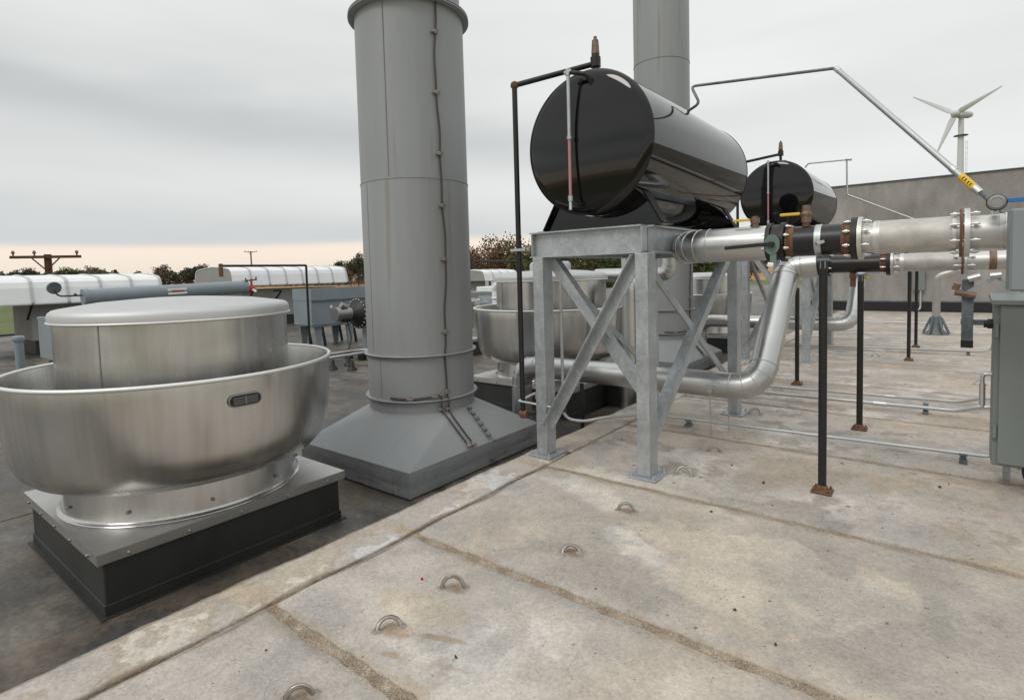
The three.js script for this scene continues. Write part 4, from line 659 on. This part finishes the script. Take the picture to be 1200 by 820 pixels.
// ------------------------------------------------------------------ roof equipment farther out
function makeHood(label, p, nPan, pw, dh, b0 = 0.45) {                                  // long white gravity hood on a grey base, running along z (towards -z)
  const t = thing('intake_hood', label, 'roof hood', p, { group: 'white roof hoods' }), L = nPan * pw;
  part(t, 'curb', box(2.0, 0.4, L - b0 - 0.5, -1.7, 0.2, -(L + b0) / 2), M.curb); part(t, 'base', box(2.1, 1.1, L - b0 - 0.4, -1.7, 0.95, -(L + b0) / 2), M.greyPaint); if (b0 > 2) { part(t, 'prop', box(0.08, 1.42, 0.08, -1.0, 0.71, -0.4), M.galvDark); part(t, 'prop', box(0.08, 1.42, 0.08, -2.4, 0.71, -0.4), M.galvDark); }
  const half = [[0.0, 1.42], [0.0, 1.45], [-0.1, 1.85], [-0.17, 2.0], [-0.3, 2.09], [-0.55, 2.13], [-1.0, 2.17]].map(q => [q[0], q[1] + (dh || 0)]), prof = [...half, [-1.7, 2.21 + (dh || 0)], ...half.map(q => [-3.4 - q[0], q[1]]).reverse()];
  const inn = prof.map(q => [(q[0] + 1.7) * 0.985 - 1.7, q[1] - 0.025]).reverse();
  for (let k = 0; k < nPan; k++) {
    const g = xf(extr([...prof, ...inn], pw - 0.016), [0, 0, -(k + 1) * pw + 0.008]); const pn = part(t, 'panel', g, M.white);
    part(pn, 'rib', xf(extr([...prof.map(q => [(q[0] + 1.7) * 1.015 - 1.7, q[1] + 0.025]), ...inn], 0.07), [0, 0, -(k + 1) * pw - 0.035]), M.hoodRib);
  }
  const end = prof.slice(1, -1).map(q => [(q[0] + 1.7) * 0.98 - 1.7, q[1] - 0.02]);
  for (const z of [-0.06, -L + 0.03]) part(t, 'end_wall', xf(extr(end, 0.03), [0, 0, z]), M.greyPaint);
  for (let k = 0; k < 4; k++) part(t, 'bracket', [bar([-0.68, 1.0, -0.8 - k * (L - 1.6) / 3], [-0.08, 1.42, -0.8 - k * (L - 1.6) / 3], 0.05, 0.05), box(0.6, 0.05, 0.05, -0.36, 1.44, -0.8 - k * (L - 1.6) / 3)], M.black);
  return t;
}
makeHood('long white ribbed hood behind the grey cylinder, utility pole beyond it', [-19.1, ROOF, 1.6], 11, 0.775, 0, 5.3);
makeHood('white ribbed hood with a grey end wall behind the black inverted pipe', [-21.6, ROOF, -10.3], 7, 0.74, 0.27);
makeHood('small distant white hood by the autumn trees, beyond the third fan', [-24.5, ROOF, -28.5], 4, 0.9);

function makeCooler(label, p, L, o = {}) {                               // blue-grey trough unit on tapered legs
  const t = thing('dry_cooler', label, 'cooler unit', p, { group: 'blue-grey cooler units' }), h0 = 0.62, h1 = 1.3, tf = o.flange || 0.32;
  const n = Math.round(L / 0.95), w = L / n;
  for (let k = 0; k < n; k++) part(t, 'side_panel', [rbox(0.9, h1 - h0, w - 0.012, -0.45, (h0 + h1) / 2, -(k + 0.5) * w, 0.012)], M.bluegrey);
  part(t, 'top_flange', [box(0.06, tf, L, -0.02, h1 + tf / 2, -L / 2), box(0.06, tf, L, -0.88, h1 + tf / 2, -L / 2), box(0.8, tf, 0.05, -0.45, h1 + tf / 2, -0.025), box(0.8, tf, 0.05, -0.45, h1 + tf / 2, -L + 0.025)], M.bluegrey);
  part(t, 'side_rail', [box(0.05, 0.035, L, 0.025, h1 - 0.005, -L / 2), box(0.05, 0.05, L, 0.0, h0 - 0.03, -L / 2)], M.galvDark);
  for (const z of [-0.22, -1.25, -L + 0.3]) for (const x of [-0.1, -0.8]) { const l = part(t, 'leg', [xf(extr([[-0.13, h0 - 0.06], [0.13, h0 - 0.06], [0.07, 0.012], [-0.07, 0.012]], 0.05), [x, 0, z], [0, Math.PI / 2, 0])], M.bluegrey); part(l, 'web', [box(0.05, h0 - 0.07, 0.06, x + 0.03, (h0 - 0.07) / 2 + 0.012, z - 0.17, [0.16, 0, 0])], M.black); }
  if (o.sticker) { part(t, 'sticker', [xf(flat(new THREE.CylinderGeometry(0.045, 0.045, 0.004, 16)), [0.004, 1.1, -0.62], [0, 0, Math.PI / 2])], M.white, 'round white sticker'); part(t, 'sticker', [xf(flat(new THREE.CylinderGeometry(0.05, 0.05, 0.004, 3)), [0.004, 0.94, -0.62], [0, 0, Math.PI / 2])], M.yellow, 'yellow triangular warning sticker'); }
  return t;
}
makeCooler('blue-grey trough unit on tapered legs with a yellow warning sticker', [-13.6, ROOF, -8.55], 5.2, { sticker: 1 });
makeCooler('blue-grey unit behind the first exhaust fan, under the long grey cylinder', [-11.9, ROOF, -2.6], 4.1, { flange: 0.05 });
{
  const t = thing('grey_cylinder', 'long grey horizontal cylinder with a white and red nameplate, behind the first fan', 'cylinder', [-11.6, 0, 0]);
  part(t, 'barrel', cyl([0, 1.385, -3.05], [0, 1.46, -5.75], 0.135, 0.135, 40), M.bluegrey); part(t, 'end_cap', cyl([0, 1.383, -2.98], [0, 1.387, -3.06], 0.145, 0.145, 40), M.bluegrey); part(t, 'end_cap', cyl([0, 1.46, -5.74], [0, 1.462, -5.8], 0.145, 0.145, 40), M.bluegrey);
  const pl = part(t, 'nameplate', rbox(0.006, 0.11, 0.33, 0.13, 1.43, -4.42, 0.002, [0.028, 0, 0.05]), M.white);
  part(pl, 'red_print', [0, 1, 2, 3, 4, 5, 6].map(k => box(0.004, 0.035, 0.018, 0.134, 1.436 + k * 0.0007, -4.52 - k * -0.03, [0.028, 0, 0.05])).concat([box(0.004, 0.008, 0.2, 0.1345, 1.418, -4.43, [0.028, 0, 0.05])]), M.red);
  for (const z of [-3.3, -5.4]) part(t, 'support', box(0.2, 0.3, 0.06, 0, 1.13, z), M.bluegrey);
  const a = thing('dish_sensor', 'dark round disc on a thin arm at the end of the grey cylinder', 'sensor', [-11.6, 1.42, -2.98]); part(a, 'arm', tube([[0, 0, 0], [0.02, 0, 0.3], [0.02, 0.04, 0.36], [0.02, 0.1, 0.37]], 0.014, 0.03), M.cable); part(a, 'disc', [xf(flat(new THREE.CylinderGeometry(0.1, 0.1, 0.035, 24)), [0.02, 0.14, 0.38], [0.5, 0, Math.PI / 2 - 0.3], [1, 1, 1])], M.galvDark); part(a, 'knob', cyl([0.0, -0.0, 0.1], [0.02, 0.03, 0.1], 0.022), M.cable);
  const r = thing('red_valve', 'small red valve with a black tee handle at the far end of the grey cylinder', 'valve', [-11.55, 1.45, -5.86]); part(r, 'body', [xf(flat(new THREE.SphereGeometry(0.075, 14, 10)), [0.05, -0.04, 0], [0, 0, 0], [1, 1.2, 1]), cyl([0.05, 0.02, 0], [0.05, 0.18, 0], 0.018)], M.red); part(r, 'handle', [cyl([0.05, 0.16, -0.12], [0.05, 0.14, 0.12], 0.014), cyl([0.05, 0.14, 0.1], [0.05, 0.19, 0.12], 0.014), cyl([0.05, 0.15, -0.1], [0.05, 0.22, -0.11], 0.014)], M.cable); part(r, 'spout', [cyl([0.1, -0.05, 0], [0.16, -0.1, -0.04], 0.03)], M.zinc);
}
{ // black inverted-U pipe
  const t = thing('goal_pipe', 'black inverted pipe standing on the roof before the white hood', 'pipe', [0, 0, 0]);
  part(t, 'pipe', tube([[-13.35, ROOF, -8.3], [-13.35, 1.95, -8.3], [-13.35, 1.95, -6.1]], 0.03, 0.03, 3, 10), M.black); part(t, 'end_fitting', [cyl([-13.35, 1.7, -6.1], [-13.35, 2.0, -6.1], 0.05, 0.05, 8)], M.rust);
  const v = thing('goal_pipe', 'black inverted pipe near the distant white hood, half hidden by the first stack', 'pipe', [0, 0, 0]); part(v, 'pipe', tube([[-17.5, ROOF, -22.9], [-17.5, 2.2, -22.9], [-17.5, 2.2, -19.5]], 0.05, 0.03, 3, 8), M.black);
}
single('vent_post', 'blue-grey capped vent pipe standing on the roof behind the first fan', 'vent pipe', [lathe([[0.075, 0], [0.075, 0.82], [0.1, 0.83], [0.1, 0.9], [0.08, 0.93], [0, 0.935]], 20, [-14.4, ROOF, -2.62])], M.bluegrey);
{ // burner-like blower with a black dished flange next to the stack
  const t = thing('blower', 'silver and black blower with a dished black flange, against the first stack', 'blower', [-11.3, 0.72, -8.32]); const d = [0.35, 0.0, -0.94];
  part(t, 'dish', lathe([[0.05, -0.28], [0.12, -0.22], [0.2, -0.05], [0.36, 0.02], [0.37, 0.05], [0.0, 0.05]], 40, [0, 0, 0], [Math.PI / 2, 0, Math.PI]), M.black);
  part(t, 'bolt_ring', Array.from({ length: 20 }, (_, k) => { const a = k / 20 * 6.283; return xf(flat(new THREE.SphereGeometry(0.018, 6, 5)), [0.345 * Math.cos(a), 0.345 * Math.sin(a), -0.0]); }), M.zinc);
  part(t, 'motor', [cyl([0, 0.02, 0.2], [0, 0.02, 0.5], 0.15, 0.13, 18), cyl([0, 0.02, 0.5], [0, 0.02, 0.62], 0.17, 0.17, 12), cyl([0.02, 0.16, 0.3], [0.02, 0.24, 0.45], 0.07)], M.screw); part(t, 'gearbox', [rbox(0.2, 0.24, 0.2, -0.02, -0.06, 0.32, 0.03)], M.black);
  part(t, 'cable', tube([[0.02, -0.15, 0.3], [0.05, -0.6, 0.2], [0.0, -0.98, 0.35], [0.0, -1.0, 0.5]], 0.014, 0.15), M.cable); part(t, 'stand', [box(0.3, 0.98, 0.3, 0, -0.53, -0.4), cyl([0, 0, 0.0], [0, 0, -0.4], 0.2)], M.bluegrey);
}
{ // low pipes on the membrane with little black cone feet
  for (const [k, x] of [[0, -10.6], [1, -11.1]]) { const t = thing('roof_pipe', k ? 'pale low roof pipe of a pair, the one by the trough unit' : 'pale low roof pipe of a pair, the one by the cone feet', 'pipe', [0, 0, 0], { group: 'pale roof pipes' }); part(t, 'pipe', tube([[x, ROOF + 0.16, -5.9], [x, ROOF + 0.16, -8.2], [x + 0.6, ROOF + 0.16, -8.6]], 0.035, 0.2), M.conduit); for (const z of [-6.6, -7.9]) part(t, 'sleeper', box(0.2, 0.12, 0.1, x, ROOF + 0.062, z), M.black); }
  for (const [x, z] of [[-10.05, -6.75], [-10.2, -7.25], [-9.6, -6.9]]) single('cone_foot', 'small black cone foot standing on the membrane roof', 'roof foot', lathe([[0.1, 0], [0.1, 0.02], [0.05, 0.08], [0.035, 0.2], [0.0, 0.21]], 16, [x, ROOF + 0.002, z]), M.black, { group: 'black cone feet' });
}
{ // mixed white equipment beyond the second fan
  const e = thing('gooseneck_vent', 'small white gooseneck vent beside the cap of the second fan', 'vent', [-9.4, ROOF, -11.4]); part(e, 'pipe', tube([[0, 0, 0], [0, 1.45, 0], [0.0, 1.52, 0.02], [0.14, 1.62, 0.06]], 0.14, 0.12, 5, 18), M.white); part(e, 'collar', [torus(0.145, 0.02, [0, 1.25, 0]), torus(0.14, 0.02, [0, 1.05, 0])], M.white);
  const f = thing('rooftop_unit', 'dark grey rooftop unit with pipes, beyond the third fan', 'rooftop unit', [-18.5, ROOF, -22]); part(f, 'housing', [rbox(2.6, 0.9, 2.2, 0, 0.55, 0, 0.03)], M.enclosure); part(f, 'white_lid', [rbox(1.2, 0.25, 1.3, 0.3, 1.13, 0.2, 0.03)], M.white); part(f, 'vent', [0, 1, 2].map(k => cyl([-0.9 + k * 0.4, 1.0, -0.7], [-0.9 + k * 0.4, 1.5, -0.7], 0.1)), M.zinc); part(f, 'skid', box(2.7, 0.1, 2.3, 0, 0.052, 0), M.black);
  const g = thing('rooftop_unit', 'low galvanised rooftop unit with a round fan collar, between the third fan and the trees', 'rooftop unit', [-14.8, ROOF, -17.5]); part(g, 'housing', [rbox(1.8, 0.7, 1.8, 0, 0.4, 0, 0.03)], M.galvDark); part(g, 'fan_collar', [lathe([[0.5, 0.74], [0.5, 1.0], [0.48, 1.0], [0.48, 0.76]], 32)], M.galv); part(g, 'skid', box(1.9, 0.05, 1.9, 0, 0.026, 0), M.black);
}

// ------------------------------------------------------------------ utility poles and wind turbine
function utilityPole(label, x, z, top, s) {
  const y0 = groundY(x, z), t = thing('utility_pole', label, 'utility pole', [x, y0, z], { group: 'wooden utility poles', ry: 1.0 }), h = top - y0;
  part(t, 'pole', cyl([0, 0, 0], [0, h, 0], 0.17 * s, 0.14 * s, 12), M.wood); part(t, 'crossarm', [box(2.6 * s, 0.12 * s, 0.1 * s, 0, h - 0.12 * s, 0.17 * s)], M.wood);
  part(t, 'brace', [-1, 1].map(k => bar([0.02 * k, h - 0.7 * s, 0.2 * s], [k * 0.5 * s, h - 0.18 * s, 0.2 * s], 0.03 * s, 0.05 * s)), M.wood);
  for (const k of [-1.18, -0.42, 1.15]) part(t, 'insulator', [lathe([[0, 0], [0.03, 0], [0.03, 0.08], [0.07, 0.1], [0.06, 0.16], [0.04, 0.22], [0, 0.23]].map(q => [q[0] * s, q[1] * s]), 10, [k * s, h - 0.06 * s, 0.17 * s])], M.bronze);
}
utilityPole('brown wooden utility pole with a long crossarm just beyond the white hood', -31.8, -7.0, 3.0, 1);
utilityPole('distant wooden utility pole above the second white hood', -128, -65.5, 8.3, 1.05);
{
  const x = 2.33, z = -195, hub = 40.7, y0 = groundY(x, z), t = thing('wind_turbine', 'white three-bladed wind turbine beyond the concrete wall', 'wind turbine', [x, y0, z]), H = hub - y0;
  part(t, 'tower', cyl([0, 0, 0], [0, H - 0.8, 0], 1.15, 0.6, 28), M.turbine); part(t, 'platform', [lathe([[0.7, H - 5.6], [1.6, H - 5.55], [1.6, H - 5.4], [0.7, H - 5.25]], 28)], M.galvDark);
  part(t, 'ladder', [box(0.08, H - 8, 0.08, 1.4, (H - 6) / 2, 0.2), box(0.08, H - 8, 0.08, 1.05, (H - 6) / 2, 0.7)].concat(Array.from({ length: 24 }, (_, k) => box(0.45, 0.1, 0.1, 1.22, 6 + k * (H - 12) / 24, 0.5))), M.turbine);
  part(t, 'nacelle', [lathe([[0, -2.6], [0.7, -2.4], [0.95, -1.5], [1.0, 1.2], [0.85, 1.8], [0, 1.9]], 20, [0.4, H, 0], [Math.PI / 2, 0, 0.0]).applyMatrix4(new THREE.Matrix4().makeTranslation(-0.4, -H, 0)).applyMatrix4(new THREE.Matrix4().makeRotationY(-0.75)).applyMatrix4(new THREE.Matrix4().makeTranslation(0.4, H, 0))], M.turbine);
  const hubC = V(-1.3, H + 0.1, 2.2), rot = new THREE.Matrix4().makeRotationY(0.15);
  part(t, 'hub', [xf(flat(new THREE.SphereGeometry(1.0, 20, 14)), [hubC.x, hubC.y, hubC.z], [0, 0, 0], [1, 1, 1.2])], M.turbine);
  for (const a of [rad(147), rad(30), rad(249)]) {                     // each blade, swept root to tip
    const L = 11.0, pos = [], n = 14, sh = []; const secs = []; for (let i = 0; i <= n; i++) { const f = i / n, c = f < 0.12 ? lerp(0.4, 0.85, f / 0.12) : lerp(0.85, 0.16, (f - 0.12) / 0.88), tw = lerp(0.7, 0.05, Math.sqrt(f)); const ring = []; for (let k = 0; k < 10; k++) { const q = k / 10 * 6.283, u = c * Math.cos(q) * 0.9, w = Math.max(0.06, c * 0.16) * Math.sin(q); ring.push(V(f * L, u * Math.cos(tw) - w * Math.sin(tw) , u * Math.sin(tw) + w * Math.cos(tw))); } secs.push(ring); }
    const idx = []; secs.forEach(r => r.forEach(v => pos.push(v.x, v.y, v.z))); for (let i = 0; i < n; i++) for (let k = 0; k < 10; k++) { const A = i * 10 + k, B = i * 10 + (k + 1) % 10; idx.push(A, B, A + 10, B, B + 10, A + 10); }
    const g = new THREE.BufferGeometry(); g.setAttribute('position', new THREE.Float32BufferAttribute(pos, 3)); g.setAttribute('uv', new THREE.Float32BufferAttribute(new Float32Array(pos.length / 3 * 2), 2)); g.setIndex(idx); g.computeVertexNormals();
    g.applyMatrix4(new THREE.Matrix4().makeRotationZ(a)).applyMatrix4(rot).applyMatrix4(new THREE.Matrix4().makeTranslation(hubC.x, hubC.y, hubC.z)); part(t, 'blade', g, M.turbine);
  }
}

// ------------------------------------------------------------------ trees
const leafGeo = (r, pts, s) => { // small tilted triangles pairs
  const pos = [], nor = [], uv = []; for (const p of pts) { const a = V(r() - 0.5, r() - 0.5, r() - 0.5).normalize(), b = V(r() - 0.5, r() - 0.5, r() - 0.5).cross(a).normalize(), k = s * (0.6 + r() * 0.8), n = a.clone().cross(b); n.y = Math.abs(n.y); const c = [p.clone().addScaledVector(a, k), p.clone().addScaledVector(b, k * 0.8), p.clone().addScaledVector(a, -k), p.clone().addScaledVector(b, -k * 0.8)]; for (const q of [0, 1, 2, 0, 2, 3]) { pos.push(c[q].x, c[q].y, c[q].z); nor.push(n.x, n.y, n.z); uv.push(r(), r()); } }
  const g = new THREE.BufferGeometry(); g.setAttribute('position', new THREE.Float32BufferAttribute(pos, 3)); g.setAttribute('normal', new THREE.Float32BufferAttribute(nor, 3)); g.setAttribute('uv', new THREE.Float32BufferAttribute(uv, 2)); return g;
};
const leafMat = (r, g, b) => { const t = colourTex(64, (i, j, c) => { const n = 0.65 + 0.7 * at(F.fine, 512, i * 7, j * 7); c[0] = r * n; c[1] = g * n; c[2] = b * n; }); return std({ roughness: 0.9, map: t, side: THREE.DoubleSide }); };
const LEAF = { brown: leafMat(112, 86, 62), rust: leafMat(128, 88, 58), olive: leafMat(98, 96, 56), green: leafMat(82, 94, 52), dark: leafMat(74, 80, 66), dull: leafMat(116, 106, 92) };
M.bark = std({ roughness: 1, color: lin(0.06, 0.05, 0.042) });
function tree(kind, label, x, z, h, w, mat, dens, group, seed, s = 0.35) {
  const r = rng(seed), y0 = groundY(x, z), t = thing(kind, label, 'tree', [x, y0, z], { group }), limbs = [cyl([0, 0, 0], [0, h * 0.55, 0], h * 0.022, h * 0.012, 7)], pts = [], tips = [];
  const nb = 11; for (let k = 0; k < nb; k++) { const a = k * 2.4 + r(), y = h * (0.28 + 0.4 * k / nb), l = w * (0.55 + 0.5 * r()) * (1 - 0.3 * k / nb), e = [Math.cos(a) * l, y + h * (0.14 + 0.22 * r()), Math.sin(a) * l]; limbs.push(cyl([0, y * 0.9, 0], e, h * 0.009, h * 0.003, 5)); tips.push(V(...e));
    for (let q = 0; q < 4; q++) { const m = 0.5 + r() * 0.5, o = [e[0] * m, lerp(y * 0.9, e[1], m), e[2] * m], p = [o[0] + (r() - 0.5) * w * 0.7, o[1] + h * (0.05 + 0.13 * r()), o[2] + (r() - 0.5) * w * 0.7]; limbs.push(cyl(o, p, h * 0.004, h * 0.0016, 4)); tips.push(V(...p)); } }
  limbs.push(cyl([0, h * 0.5, 0], [w * 0.05, h * 0.97, 0], h * 0.012, h * 0.002, 5)); tips.push(V(0, h * 0.95, 0), V(0, h * 0.85, 0));
  part(t, 'trunk', limbs, M.bark);
  for (const tp of tips) { const n = Math.round(dens * (0.4 + r())); for (let k = 0; k < n; k++) { const d = V(r() - 0.5, r() - 0.5, r() - 0.5).multiplyScalar(w * 0.62); pts.push(tp.clone().add(d)); } }
  if (pts.length) part(t, 'crown', leafGeo(r, pts, s), mat);
  return t;
}
{
  const kinds = [['autumn_tree', 'brown', 'thinly leaved brown autumn tree'], ['autumn_tree', 'rust', 'rust coloured autumn tree'], ['leafy_tree', 'olive', 'olive green tree'], ['leafy_tree', 'green', 'green leafy tree']];
  const dirAt = px => { const f = (px - 600) / 654, yaw = rad(38.02), X = f * Math.cos(yaw) - Math.sin(yaw), Z = -f * Math.sin(yaw) - Math.cos(yaw); return [X, Z]; };
  const put = (px, depth) => { const [X, Z] = dirAt(px); return [X * depth, Z * depth]; };
  const r = rng(404);
  { const [x, z] = put(559, 118); tree('bare_tree', 'bare leafless tree rising beside the first stack, above the distant white hood', x, z, 16.3, 4.2, LEAF.brown, 0.5, 'trees beyond the roof', 900, 0.2); }
  const near = [[572, 135, 14.5, 1], [586, 128, 15.5, 0], [598, 140, 14.8, 0], [611, 122, 13.2, 2], [622, 118, 13.6, 2], [634, 126, 13.8, 3], [648, 120, 12.8, 3], [662, 130, 13.0, 1], [676, 124, 12.4, 3], [690, 118, 12.2, 2], [704, 126, 12.6, 3], [718, 120, 12.0, 3], [550, 145, 13.5, 3], [538, 140, 14, 0], [735, 128, 12.5, 2], [812, 132, 12.5, 2], [840, 130, 12.5, 3], [868, 136, 12.5, 1]];
  const side = ['next to the bare tree', 'behind the vent pole', 'behind the vent pole', 'left of the frame beam end', 'under the front beam of the first frame', 'under the front beam of the first frame'];
  near.forEach(([px, d, h, k], i) => { const [x, z] = put(px, d); tree(kinds[k][0], kinds[k][2] + ' in the tree belt behind the first tank frame', x, z, h + 1.2 * (r() - 0.5) + 1.6, 4.6, LEAF[kinds[k][1]], 40, 'autumn belt beyond the roof', 700 + i, 0.24); });
  const far = [[20, 330, 15, 'dark'], [34, 320, 16, 'dark'], [72, 325, 15, 'dark'], [84, 318, 16.5, 'green'], [96, 330, 15, 'dark'], [110, 322, 16.5, 'dull'], [116, 326, 16, 'dull'], [192, 330, 17, 'dull'], [222, 320, 15.5, 'dark'], [237, 325, 16.4, 'dark'], [270, 335, 16.5, 'dull'], [398, 310, 17, 'dark'], [412, 300, 17.5, 'dull'], [421, 296, 21, 'dark'], [434, 300, 19, 'dull'], [446, 305, 20, 'dark']];
  far.forEach(([px, d, h, m], i) => { const [x, z] = put(px, d); tree('far_tree', { dark: 'dark', green: 'green', dull: 'brownish' }[m] + ' tree standing above the distant treeline across the stubble field', x, z, h - 4.6, 4.6, LEAF[m], 34, 'single trees on the far treeline', 800 + i, 0.4); });
  // the far wood itself: one mass
  const pts = [], r2 = rng(55); for (let k = 0; k < 16000; k++) { const px = -260 + r2() * 1160, d = 335 + r2() * 40, [X, Z] = put(px, d), g = groundY(X, Z), hh = 9.6 + 1.6 * Math.sin(px * 0.045) * Math.sin(px * 0.017 + 1) + 0.9 * Math.sin(px * 0.2) + 0.8 * Math.sin(px * 0.47); pts.push(V(X, g + hh * Math.pow(r2(), 0.7), Z)); }
  const w = leafGeo(r2, pts, 1.2); const m = single('far_wood', 'dark distant line of woods across the field', 'woods', w, LEAF.dark, { kind: 'stuff' });
  const pts2 = []; for (let k = 0; k < 6000; k++) { const px = -260 + r2() * 1160, d = 325 + r2() * 20, [X, Z] = put(px, d), g = groundY(X, Z); pts2.push(V(X, g + (4 + 2.5 * Math.sin(px * 0.08) + 2 * Math.sin(px * 0.023)) * r2(), Z)); }
  single('far_scrub', 'brownish scrub along the foot of the distant woods', 'scrub', leafGeo(r2, pts2, 0.9), LEAF.dull, { kind: 'stuff' });
}
renderer.render(scene, camera);
